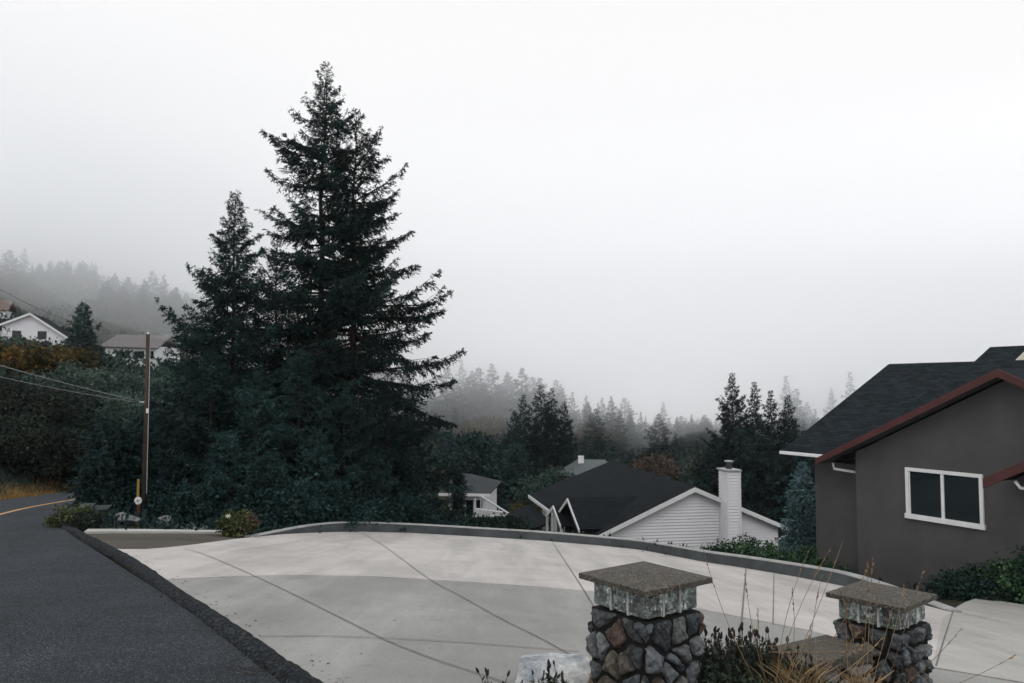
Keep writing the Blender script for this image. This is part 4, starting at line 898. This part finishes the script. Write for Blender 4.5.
for k, (px, py, Y, Rx) in enumerate([(96, 380, 66, 3.4), (120, 388, 64, 3.4), (150, 388, 70, 3.6), (108, 372, 80, 3.6), (75, 374, 78, 3.4), (135, 376, 84, 3.8), (168, 378, 82, 3.8), (190, 345, 88, 4), (104, 392, 56, 2.6), (132, 392, 58, 2.8), (162, 385, 60, 3.0), (52, 372, 86, 3), (10, 372, 84, 3.2), (30, 378, 80, 3), (-12, 360, 90, 4), (182, 395, 58, 3)]):
    H = max(3., Hof(px, py, Y))
    if k < 3: 
        t = bl(px, py, Y, Rx, 160 + k, 'rounded grey green tree on the slope below the hill houses', M['paleleaf'] if k != 1 else M['greenleaf'], group=gp, zf=.44, clumps=90, per=110, ls=.26, rc=.8); protoB = (protoB or []) + [(t, H, Rx)]
    else:
        t, h0, r0 = protoB[k % 3]; copy_plant(t, at(px, Y), k * 1.7, (Rx / r0, Rx / r0, H / h0))
fir(82, 303, 84, 2.9, 180, 'dark pyramidal pine standing alone beside the pale gabled hill house', (CM, None), lambda r: (1 - r) ** .75, name='pine_tree', nb=110, tw=8, q=7, qs=.42, el0=-.05, el1=.6)
for k, (px, py, Rd, lb) in enumerate([(22, 338, 1.4, 'dark conifer before the left half of the pale gabled house'), (46, 342, 1.5, 'dark conifer before the right half of the pale gabled house'), (5, 342, 1.4, 'dark conifer at the left edge before the pale gabled house')]):
    fir(px, py, 97, Rd, 183 + k, lb, (CM, None), pf_spr, nb=70, tw=8, q=6, qs=.45)
# misty conifers: three prototypes, then copies
hazeP = []
for k, (h, r_) in enumerate([(15, 4.2), (16, 3.6), (13, 4.4)]):
    hazeP.append((conifer_data(200 + k, h, r_, nb=(115, 100, 95)[k], tw=7, q=7, qs=.5, prof=(lambda r: (1 - r), lambda r: (1 - r) ** 1.15, lambda r: (1 - r) ** .9)[k], jit=.6, limbs=False, wq=.32, gap=.05, outl=.12, el0=-.1, el1=.4, droop=.15), h, r_))
firstH = {}
def misty(px, py, Y, wr, label, group, kind, zmin=4.):
    d, h0, r0 = hazeP[kind]; p = at(px, Y); H = max(zmin, float(W(px, py, Y)[2] - p[2]))
    s = (wr * H / h0, wr * H / h0, H / h0)
    if kind not in firstH:
        firstH[kind] = plant('misty_conifer', d, (CM, BK), p, label, 'tree', group, sc=s)
    else: copy_plant(firstH[kind], p, (px * 37 % 628) / 100., s, label, group)
rnd = random.Random(8)
gl, ll = 'conifers in the fog on the left hilltop', 'grey conifer half lost in the fog on the left hilltop'
for px, py in [(-10, 262), (8, 258), (22, 256), (36, 272), (48, 288), (58, 300), (66, 264), (92, 270), (78, 300), (105, 284), (115, 276), (128, 280), (140, 282), (152, 274), (163, 278), (174, 290), (186, 296), (200, 300), (30, 290), (10, 284), (120, 300), (146, 300), (168, 305), (220, 310), (240, 320)] + [((i * 17) % 200 - 6, 286 + (i * 11) % 34 + max(0, ((i * 17) % 200) - 90) * .06) for i in range(46)]:
    misty(px + rnd.uniform(-3, 3), py - (8 if px < 50 else 3), rnd.uniform(140, 165) if px > 95 else rnd.uniform(165, 185), rnd.uniform(.9, 1.4) * (.6 if px in (66, 92) else 1.5), ll, gl, rnd.randrange(3), 5)
gc, lc = 'misty conifers of the wood beyond the white house', 'misty conifer in the wood beyond the white house'
env = [(400, 376), (430, 388), (447, 374), (462, 366), (478, 374), (492, 370), (508, 378), (522, 374), (540, 384), (556, 386), (572, 398), (586, 402), (602, 404), (624, 398), (640, 412), (663, 402), (680, 416), (697, 420), (716, 424), (740, 420), (760, 415), (786, 376), (806, 402), (831, 388), (850, 372), (870, 384)]
env += [(a + 11 + (i * 7) % 9 - 4, b + 7 + (i * 5) % 11) for i, (a, b) in enumerate(env)] + [(a + 5, b + 18 + (i * 3) % 9) for i, (a, b) in enumerate(env)]
for px, py in env: misty(px, py - (6 if px < 610 else 0), rnd.uniform(150, 185), rnd.uniform(1.3, 1.9) * (.75 if px > 820 else 1), lc, gc, rnd.randrange(3), 7)
for row, (Y0, base) in enumerate([(150, 404), (132, 418), (114, 436)]):
    for px in range(420 + row * 9, 820, 24 + row * 4):
        b = base + max(0, (px - 560)) * .06 + rnd.uniform(-12, 12); misty(px + rnd.uniform(-7, 7), b, Y0 + rnd.uniform(-7, 7), rnd.uniform(1.2, 1.9), lc, gc, rnd.randrange(3), 5)
for k, (px, py, Y, Rx, lb, mt) in enumerate([(487, 416, 135, 4.2, 'yellowish autumn tree blurred by mist behind the dark round tree', 'orangeleaf'), (592, 428, 138, 5.0, 'larger russet autumn tree in the mist above the black roof', 'redleaf'), (656, 460, 100, 2.4, 'small russet tree left of the dark conifers and above the white gable', 'redleaf')]):
    bl(px, py, Y, Rx, 230 + k, lb, M[mt], zf=.42, clumps=70, per=70, ls=.4, rc=1.0)
# dark trees in the middle
ctr = 'big dark many topped cedar standing behind the black roofed white house'
H = Hof(541, 386, 68); e = empty('cedar_tree', at(541, 68), 0, ctr, 'tree')
for k, (dx, dy, h, rr) in enumerate([(0, 0, H, 3.0), (-1.5, .5, H * .92, 2.8), (.9, -.4, H * .97, 2.4), (2.0, .3, H * .86, 2.6), (-2.3, -.3, H * .78, 2.4)]):
    d = conifer_data(240 + k, h, rr, nb=130, tw=13, q=13, qs=.22, wq=.26, tlf=.25, prof=lambda r: (1 - r) ** .85, el0=-.1, el1=.5, droop=.1, tip=.25, jit=.5, outl=.12)
    a = link('crown', d[0], CM, e, (dx, dy, 0)); b_ = link('trunk', d[1], BK, e, (dx, dy, 0))
fir(516, 446, 61, 1.7, 250, 'lighter pointed conifer in front of the big dark cedar', (M['cedar'], None), lambda r: (1 - r) ** .6, name='cedar_tree', nb=110, tw=10, q=8, qs=.3, el0=.2, el1=.9)
bl(470, 431, 66, 2.4, 251, 'dark rounded tree between the fir cluster and the big dark cedar', CM, zf=.46, clumps=70, per=130, ls=.28, rc=.7)
bl(500, 452, 64, 1.9, 252, 'small dark tree between the rounded tree and the lighter conifer', CM, zf=.46, clumps=50, per=120, ls=.28, rc=.6)
fir(458.5, 476, 43.5, .34, 253, 'slim dark columnar cypress in front of the small white deck house', (M['fir'], None), lambda r: min(1, 3 * (1 - r)), name='cypress_tree', nb=120, tw=22, q=8, qs=.17, el0=.9, el1=1.2, droop=0, tip=0, limbs=False, zb=.2)
for k, (px, py, Y, Rx, mt, lb) in enumerate([(446, 520, 42, .8, 'greenleaf', 'dark shrub left of the cypress before the deck house'), (484, 526, 42, .8, 'greenleaf', 'dark shrub under the railed stair of the deck house'), (508, 524, 43, .6, 'greenleaf', 'dark shrub at the right end of the railed stair'), (524, 505, 52, 1.6, 'orangeleaf', 'olive and orange shrub between the deck house and the white house'), (540, 478, 56, 1.9, 'greenleaf', 'dark green shrub behind the left eave of the white house'), (556, 470, 60, 1.8, 'paleleaf', 'pale green shrub at the foot of the big dark cedar')]):
    bl(px, py, Y, Rx, 260 + k, lb, M[mt], 'garden_shrub', H=(.55 if Y < 45 else None), zf=.48, clumps=50, per=130, ls=.2, rc=.5, stems=3)
# dark conifers at right
for k, (px, py, Y, Rd, lb) in enumerate([(732, 374, 57, 3.7, 'tallest of the dark conifers rising behind the sided chimney'), (754, 383, 59, 2.7, 'second dark conifer just right of the tallest one behind the chimney'), (770, 391, 60, 2.4, 'third dark conifer, narrow, behind the right end of the white house'), (787, 396, 61, 2.6, 'last dark conifer, next to the eave of the grey house')]):
    fir(px, py, Y, Rd, 280 + k, lb, (FM, M['palebark'] if k == 1 else None), lambda r: (1 - r) ** .85, nb=280, tw=14, q=14, qs=.20, wq=.28, tlf=.25, el0=-.2, el1=.5, droop=.12, tip=.2, zb=1.0, gap=.03, jit=.5, outl=.1)
for k, (px, py, Y, Rd) in enumerate([(716, 440, 56, 2.0), (742, 430, 55, 2.2), (765, 440, 54, 2.0), (790, 432, 52, 2.0), (812, 430, 50, 2.2), (705, 455, 58, 1.8)]):
    fir(px, py, Y, Rd, 290 + k, 'dark lower conifer filling the wood behind the chimney of the white house', (FM, None), lambda r: (1 - r) ** .6, group='lower conifers behind the sided chimney', nb=120, tw=9, q=8, qs=.33, zb=.3)
fir(800, 464, 26.5, 1.15, 300, 'small blue green spruce between the white house and the grey house', (M['bluespruce'], None), lambda r: (1 - r) ** .7, name='blue_spruce', nb=150, tw=16, q=9, qs=.15, zb=.2, el0=0, el1=.7)
fir(822, 470, 28.0, 1.2, 301, 'dark spruce partly hidden by the corner of the grey house', (SM, None), lambda r: (1 - r) ** .7, name='spruce_tree', nb=120, tw=16, q=9, qs=.16, zb=.2, el0=0, el1=.7)
# shrubs along the wall and by the grey house
for k, (px, py, Y, Rx, lb) in enumerate([(716, 545, 24.2, .42, 'low bright green shrub on the left end of the row behind the wall'), (736, 541, 24.0, .50, 'leafy shrub behind the wall under the sided chimney'), (757, 541, 23.2, .50, 'leafy shrub with tall shoots behind the wall'), (780, 551, 22.4, .48, 'dense dark green shrub behind the wall by the downpipe of the white house'), (803, 553, 21.6, .50, 'loose green shrub behind the wall below the blue spruce'), (824, 559, 20.8, .45, 'leafy shrub behind the wall at the corner of the grey house')]):
    p = W(px, py + 12, Y); zt = W(px, py, Y)[2]; zb_ = W(px, py + 34, Y)[2]; p = np.array([p[0], Y, zb_]); h = zt - zb_
    d = broadleaf_data(310 + k, h, Rx * 1.25, h * .5, 34, 70, .085, .2, stems=4, zc=h * .55, up=.6)
    plant('garden_shrub', d, (M['shrubleaf'], BK), p, lb, 'shrub', parts=('foliage', 'stem'))
for k, (px, py, Y, Rx, mt, lb) in enumerate([(958, 571, 17.9, .60, 'greenleaf', 'rounded dark green shrub below the window of the grey house'), (990, 566, 17.6, .60, 'shrubleaf', 'brighter green shrub right of the rounded dark one by the grey house'), (1018, 562, 17.2, .60, 'shrubleaf', 'bright green shrub at the right edge before the grey house'), (1034, 552, 17.0, .5, 'greenleaf', 'tall dark shrub cut by the right edge before the grey house'), (978, 583, 17.3, .35, 'greenleaf', 'small dark shrub at the corner of the pale slab by the grey house')]):
    zb_ = at(px, Y)[2] - .1; h = W(px, py, Y)[2] - zb_; d = broadleaf_data(320 + k, h, Rx, h * .5, 46, 130, .085, .24, stems=4, zc=h * .52)
    plant('garden_shrub', d, (M[mt], BK), (at(px, Y)[0], Y, zb_), lb, 'shrub', parts=('foliage', 'stem'))
# flowering bush and verge bush
p = drive(236, 535.5); d = broadleaf_data(330, .62, .33, .3, 30, 110, .075, .16, stems=3)
e = plant('flowering_bush', d, (M['olive'], BK), (p[0], p[1], p[2] - .05), 'small green and rusty flowering bush in the gap where the pale wall begins', 'bush', parts=('foliage', 'stem'))
mb = MB(); rg = np.random.default_rng(2)
for k in range(2):
    c = np.array([rg.uniform(-.2, .2), rg.uniform(-.3, -.1), rg.uniform(.42, .62)])
    for j in range(5):
        a = j * 1.257; mb.add([c, c + (.03*math.cos(a-.4), -.01, .03*math.sin(a-.4)), c + (.055*math.cos(a), -.015, .055*math.sin(a)), c + (.03*math.cos(a+.4), -.01, .03*math.sin(a+.4))], [(0, 1, 2, 3)])
mb.build('blossom', M['petal'], e)
d = broadleaf_data(331, .42, .28, .2, 20, 90, .07, .14, stems=3); o = link('rusty_foliage', d[0], M['redleaf'], e, (.16, .1, .1))
for k, (px, Y, h, mt, lb) in enumerate([(70, 21.2, .42, 'olive', 'low olive bush at the tip of the kerb beside the road'), (80, 21.8, .36, 'darkleaf', 'dark low bush between the kerb tip and the green cabinets')]):
    d = broadleaf_data(334 + k, h, .40, h * .5, 30, 120, .07, .18, stems=3); plant('verge_bush', d, (M[mt], BK), (road(px, 526)[0], road(px, 526)[1], road(px, 526)[2] - .08), lb, 'bush', parts=('foliage', 'stem'))

# grass and ground cover (nobody could count it)
def cover(name, mat, pts, ls, seed, h, n_per, wd=.12, upb=1.2, spread=.2):
    rg = np.random.default_rng(seed); pts = np.asarray(pts); B = np.repeat(pts, n_per, 0) + rg.normal(size=(len(pts) * n_per, 3)) * np.array([spread, spread, 0])
    B[:, 2] = Hz(B[:, 0], B[:, 1]) + rg.uniform(0, 1, len(B)) ** 2 * h
    D = rg.normal(size=B.shape) * .6; D[:, 2] = np.abs(D[:, 2]) + upb; l = ls * rg.uniform(.5, 1.3, len(B))
    return tag(link(name, np_mesh(name, leaves(B, D, l, l * wd, rg, 0), quads(len(B))), mat), kind='stuff')
rg = np.random.default_rng(77)
pl = []
for i in range(len(RL) - 1):
    if 20 < RL[i][1] < 52:
        for k in range(70):
            f = rg.uniform(0, 1); q = RL[i] + (RL[i+1] - RL[i]) * f; o = rg.uniform(.25, 2.0); t = nrm(RL[i+1] - RL[i]); pl.append((q[0] - t[1] * o, q[1] + t[0] * o, 0))
cover('bank_grass', M['goldgrass'], pl, .26, 3, .03, 7, .05, 1.1)
def region(n, x0, x1, y0, y1, ok): 
    X = rg.uniform(x0, x1, n); Y = rg.uniform(y0, y1, n)
    sd = np.minimum(np.minimum(polydist(X, Y, road_poly), polydist(X, Y, drive_poly)), polydist(X, Y, nb_poly)); k = (sd > ok); return np.stack([X[k], Y[k], 0 * X[k]], 1)
cover('ground_cover', M['cedar'], np.concatenate([region(5200, -18, 20, 18, 62, .45), region(2600, -48, -16, 24, 60, 1.6)]), .22, 4, .35, 14, .35, .6, .3)
cover('hillside_scrub', M['greenleaf'], np.concatenate([region(2600, -90, -14, 48, 135, 1.), region(3800, -30, 75, 62, 190, 1.), region(900, -150, -30, 135, 190, 1)]), .9, 6, 1.6, 12, .45, .5, 1.2)

# --- foreground bed: heather, dry stems, small plants
bed = [(x, y, 0) for x, y in zip(rg.uniform(-.6, 4.6, 2600), rg.uniform(3.2, 6.9, 2600))]
bp = np.array(bed); kk = polydist(bp[:, 0], bp[:, 1], drive_poly) > .06; cover('bed_ground_cover', M['heather'], bp[kk], .07, 8, .05, 8, .35, .7, .06)
def heather(name, ctr, rx, ry, h, n, seed, label, heads=90):
    rg = np.random.default_rng(seed); e = empty(name, ctr, 0, label, 'plant'); Bs, Ds, Ls, tips = [], [], [], []; sm_ = MB()
    for i in range(n):
        a = rg.uniform(0, 6.283); q = rg.uniform(0, 1) ** .5; b = np.array([rx * q * math.cos(a) * .75, ry * q * math.sin(a) * .75, 0]); hh = h * (1 - .45 * q * q) * rg.uniform(.6, 1.05)
        t = b + np.array([rx * q * math.cos(a) * .45 + rg.normal() * .05, ry * q * math.sin(a) * .45 + rg.normal() * .05, hh]); md = (b + t) / 2 + rg.normal(size=3) * .015
        sm_.tube([b, md, t], [.004, .003, .002], 3, False); m = 30; u = rg.uniform(.12, .97, m)[:, None]
        P = (1-u)**2 * b + 2*u*(1-u) * md + u*u * t; Bs.append(P); d = rg.normal(size=(m, 3)) * .7 + nrm(t - b) * .8; Ds.append(d); Ls.append(rg.uniform(.03, .065, m)); tips.append(t)
    B = np.concatenate(Bs); L = np.concatenate(Ls); link('foliage', np_mesh('foliage', leaves(B, np.concatenate(Ds), L, L * .30, rg, 0), quads(len(B))), M['heather'], e)
    hd = MB(); tips = sorted(tips, key=lambda t: -t[2])[:heads]
    for t in tips:
        d = np.array([rg.normal() * .25, rg.normal() * .25, 1]); d /= np.linalg.norm(d); k = rg.uniform(.7, 1.2); t1 = t + d * .06 * rg.uniform(.2, 1.4)
        sm_.tube([t, t1], .0022, 3, False); hd.tube([t1, t1 + d * .012 * k, t1 + d * .03 * k, t1 + d * .045 * k], [.004, .011 * k, .010 * k, .002], 6)
    hd.build('seed_heads', M['seedhead'], e); sm_.build('stem', M['bark'], e); return e
c = W(738, 690, 6.35); heather('heather_bush', (c[0], c[1], c[2] - .12), .50, .38, .50, 560, 1, 'bushy grey green plant with dark seed heads between the two stone pillars')
c = W(782, 692, 6.15); heather('heather_bush', (c[0], c[1], c[2] - .12), .34, .3, .34, 260, 2, 'lower brown tinged plant at the foot of the low stone wall', 40)
c = W(548, 700, 5.75); heather('bed_plant', (c[0], c[1], c[2] - .1), .16, .14, .27, 60, 3, 'small leafy plant in front of the whitish boulder', 10)
c = W(492, 700, 5.6); heather('bed_plant', (c[0], c[1], c[2] - .1), .07, .07, .26, 8, 4, 'sparse seedling with few dark heads left of the whitish boulder', 8)
c = W(905, 700, 6.7); heather('bed_plant', (c[0], c[1], c[2] - .15), .3, .2, .25, 90, 5, 'low dark plant at the foot of the mossy capped pillar', 12)
def stem(mb, hdl, base, tipp, bow, rg, r=.0026):
    base, tipp = np.array(base), np.array(tipp); s = np.array([rg.normal() * .02 + bow, rg.normal() * .03, 0.]); pts = [base + (tipp - base) * t + s * 4 * t * (1 - t) * np.linalg.norm(tipp - base) for t in np.linspace(0, 1, 9)]
    mb.tube(pts, [r, r, r, r*.9, r*.85, r*.8, r*.7, r*.6, r*.3], 4, False)
    for k in range(15):
        f = rg.uniform(.78, 1.0); i = min(int(f * 8), 7); p = pts[i] + (pts[i+1] - pts[i]) * (f * 8 - i); d = nrm(pts[8] - pts[5]) + rg.normal(size=3) * .16; hdl.append((p, d, rg.uniform(.02, .045)))
def tuft(label, stems, seed, nblade, blen, bc):
    rg = np.random.default_rng(seed); e = empty('dry_grass_tuft', bc, 0, label, 'grass'); mb = MB(); hdl = []
    o = np.array(bc)
    for (bx, by, tx, ty, Y, bow) in stems: stem(mb, hdl, W(bx, by, Y) - o, W(tx, ty, Y - .1) - o, bow, rg)
    for k in range(nblade):
        a = rg.uniform(0, 6.28); l = blen * rg.uniform(.4, 1.1); b = np.array([rg.normal() * .07, rg.normal() * .07, 0]); t = b + np.array([math.cos(a) * l * .55, math.sin(a) * l * .4, l * .75]); m = (b + t) / 2 + np.array([0, 0, l * .18]); mb.tube([b, (b+m)/2+np.array([0,0,.02]), m, t], [.0035, .003, .0028, .001], 3, False)
    mb.build('stalks', M['tan'], e)
    B = np.array([h[0] for h in hdl]); D = np.array([h[1] for h in hdl]); L = np.array([h[2] for h in hdl]); link('seed_spikes', np_mesh('seed_spikes', leaves(B, D, L, L * .28, rg, 0), quads(len(B))), M['tan'], e)
b0 = W(800, 705, 6.0); b1 = W(862, 705, 6.1)
tuft('tall tan dry grass with long arching stalks in front of the low stone wall', [(778,700,843,541,6.0,.01), (772,698,831,548,6.0,-.01), (786,700,868,563,6.0,.02), (776,695,810,548,6.0,-.015), (768,690,745,575,6.0,-.01), (790,700,811,625,6.0,0), (782,700,792,590,6.0,.01), (760,690,706,560,6.05,-.01), (800,690,858,632,6.0,.05), (770,695,758,610,6.0,-.02), (795,700,880,640,5.95,.08), (765,646,862,645,6.0,.0), (772,652,860,650,6.0,.0), (806,700,822,575,6.0,-.01)], 5, 150, .42, b0)
tuft('tall tan dry grass with upright stalks in front of the mossy capped pillar', [(866,700,873,556,6.3,0), (860,700,868,566,6.3,.01), (884,695,923,573,6.3,.01), (872,695,904,584,6.3,.01), (875,700,879,584,6.3,0), (850,700,846,600,6.3,-.01), (858,700,840,590,6.3,-.01), (862,700,863,640,6.3,0), (900,705,1015,655,6.4,.1), (880,705,960,630,6.4,.06), (868,700,892,610,6.3,.01)], 6, 110, .34, b1)
#VEG_END

# ------------------------------------------------------------------ air
def volbox(name, me, dens, col, aniso=0.):
    m = bpy.data.materials.new(name); m.use_nodes = True; nt = m.node_tree; nt.nodes.clear()
    o = nt.nodes.new('ShaderNodeOutputMaterial'); v = nt.nodes.new('ShaderNodeVolumePrincipled')
    v.inputs['Color'].default_value = (*col, 1); v.inputs['Density'].default_value = dens; v.inputs['Anisotropy'].default_value = aniso
    nt.links.new(v.outputs[0], o.inputs['Volume'])
    return tag(link(name, me, m), kind='stuff')
volbox('haze', MB().box((-302, -72, float(GZ.min()) - 1.2), (302, 482, 110)).mesh('haze'), .0002, (.99, .995, 1.0), .6)
def bank_mesh():
    xs = np.linspace(-280, 280, 57); ys = np.linspace(76, 255, 40); X, Y = np.meshgrid(xs, ys)
    b = 3.0 + .30 * np.maximum(0, -20 - X) - .22 * (Y - 84) * np.clip((X + 60) / 50, .7, 1); b = np.maximum(b, -16) + 2.6 * np.sin(X * .09 + 1) * np.cos(Y * .07) + 1.5 * np.sin(X * .21 + Y * .1)
    ed = 8 * np.clip((92 - Y) / 16, 0, 1) ** 2
    b = b + ed; V = np.concatenate([np.stack([X, Y, b], -1).reshape(-1, 3), np.stack([X, Y, 36 + .34 * np.maximum(0, -20 - X)], -1).reshape(-1, 3)])
    n = len(xs); m_ = len(ys); ii = np.arange(m_ - 1)[:, None] * n + np.arange(n - 1)[None]; k = n * m_
    fs = [tuple(q) for q in np.stack([ii, ii + n, ii + n + 1, ii + 1], -1).reshape(-1, 4)] + [tuple(q + k) for q in np.stack([ii, ii + 1, ii + n + 1, ii + n], -1).reshape(-1, 4)]
    for i in range(n - 1): fs += [(i, i + 1, k + i + 1, k + i), ((m_-1)*n + i + 1, (m_-1)*n + i, k + (m_-1)*n + i, k + (m_-1)*n + i + 1)]
    for j in range(m_ - 1): fs += [((j+1)*n, j*n, k + j*n, k + (j+1)*n), (j*n + n-1, (j+1)*n + n-1, k + (j+1)*n + n-1, k + j*n + n-1)]
    me = bpy.data.meshes.new('fog_bank'); me.from_pydata(V.tolist(), [], [tuple(int(a) for a in f) for f in fs]); me.update(); return me
volbox('fog_bank', bank_mesh(), .0145, (.975, .988, 1.0), .8)

# ------------------------------------------------------------------ sky, sun, camera
w = bpy.data.worlds.new('World'); SC.world = w; w.use_nodes = True; nt = w.node_tree; bgd = nt.nodes['Background']
sky = nt.nodes.new('ShaderNodeTexSky'); sky.sky_type = 'NISHITA'; sky.sun_disc = False; sky.sun_elevation = R(48); sky.sun_rotation = R(200); sky.dust_density = 6; sky.air_density = 1.5
tc = nt.nodes.new('ShaderNodeTexCoord'); sx_ = nt.nodes.new('ShaderNodeSeparateXYZ'); nt.links.new(tc.outputs['Generated'], sx_.inputs[0])
grad = ramp(nt, sx_.outputs['Z'], [(0.0, (.345,.340,.348)), (.08, (.330,.326,.332)), (.22, (.212,.210,.214)), (.33, (.186,.185,.187)), (.45, (.183,.183,.184)), (1.0, (.205,.205,.206))])
hs_ = nt.nodes.new('ShaderNodeHueSaturation'); hs_.inputs['Saturation'].default_value = .15; nt.links.new(sky.outputs[0], hs_.inputs['Color'])
sc_ = nt.nodes.new('ShaderNodeVectorMath'); sc_.operation = 'SCALE'; sc_.inputs['Scale'].default_value = 55.; nt.links.new(grad, sc_.inputs[0])
mx = mix(nt, .06, sc_.outputs[0], hs_.outputs[0])
nt.links.new(mx, bgd.inputs['Color']); bgd.inputs['Strength'].default_value = .1
sun = bpy.data.lights.new('sun', 'SUN'); sun.energy = .5; sun.angle = R(25); sun.color = (1, .97, .93)
so = bpy.data.objects.new('sun', sun); COL.objects.link(so); so.rotation_euler = (R(42), 0, R(-20))
cam = bpy.data.cameras.new('camera'); co_ = bpy.data.objects.new('camera', cam); COL.objects.link(co_); SC.camera = co_
cam.sensor_width = 36; cam.lens = 36 * F / 1024; cam.clip_end = 2000; cam.clip_start = .05
co_.location = (0, 0, EYE); co_.rotation_euler = (math.pi / 2 + TH, 0, 0)
cam.dof.use_dof = True; cam.dof.focus_distance = 9; cam.dof.aperture_fstop = 3.2
SC.view_settings.view_transform = 'Standard'; SC.view_settings.look = 'None'; SC.view_settings.exposure = 0; SC.view_settings.gamma = 1
SC.cycles.volume_bounces = 10; SC.cycles.max_bounces = 12; SC.cycles.diffuse_bounces = 3; SC.cycles.use_denoising = True; SC.cycles.transparent_max_bounces = 8
SC.cycles.use_adaptive_sampling = True; SC.cycles.adaptive_threshold = .02
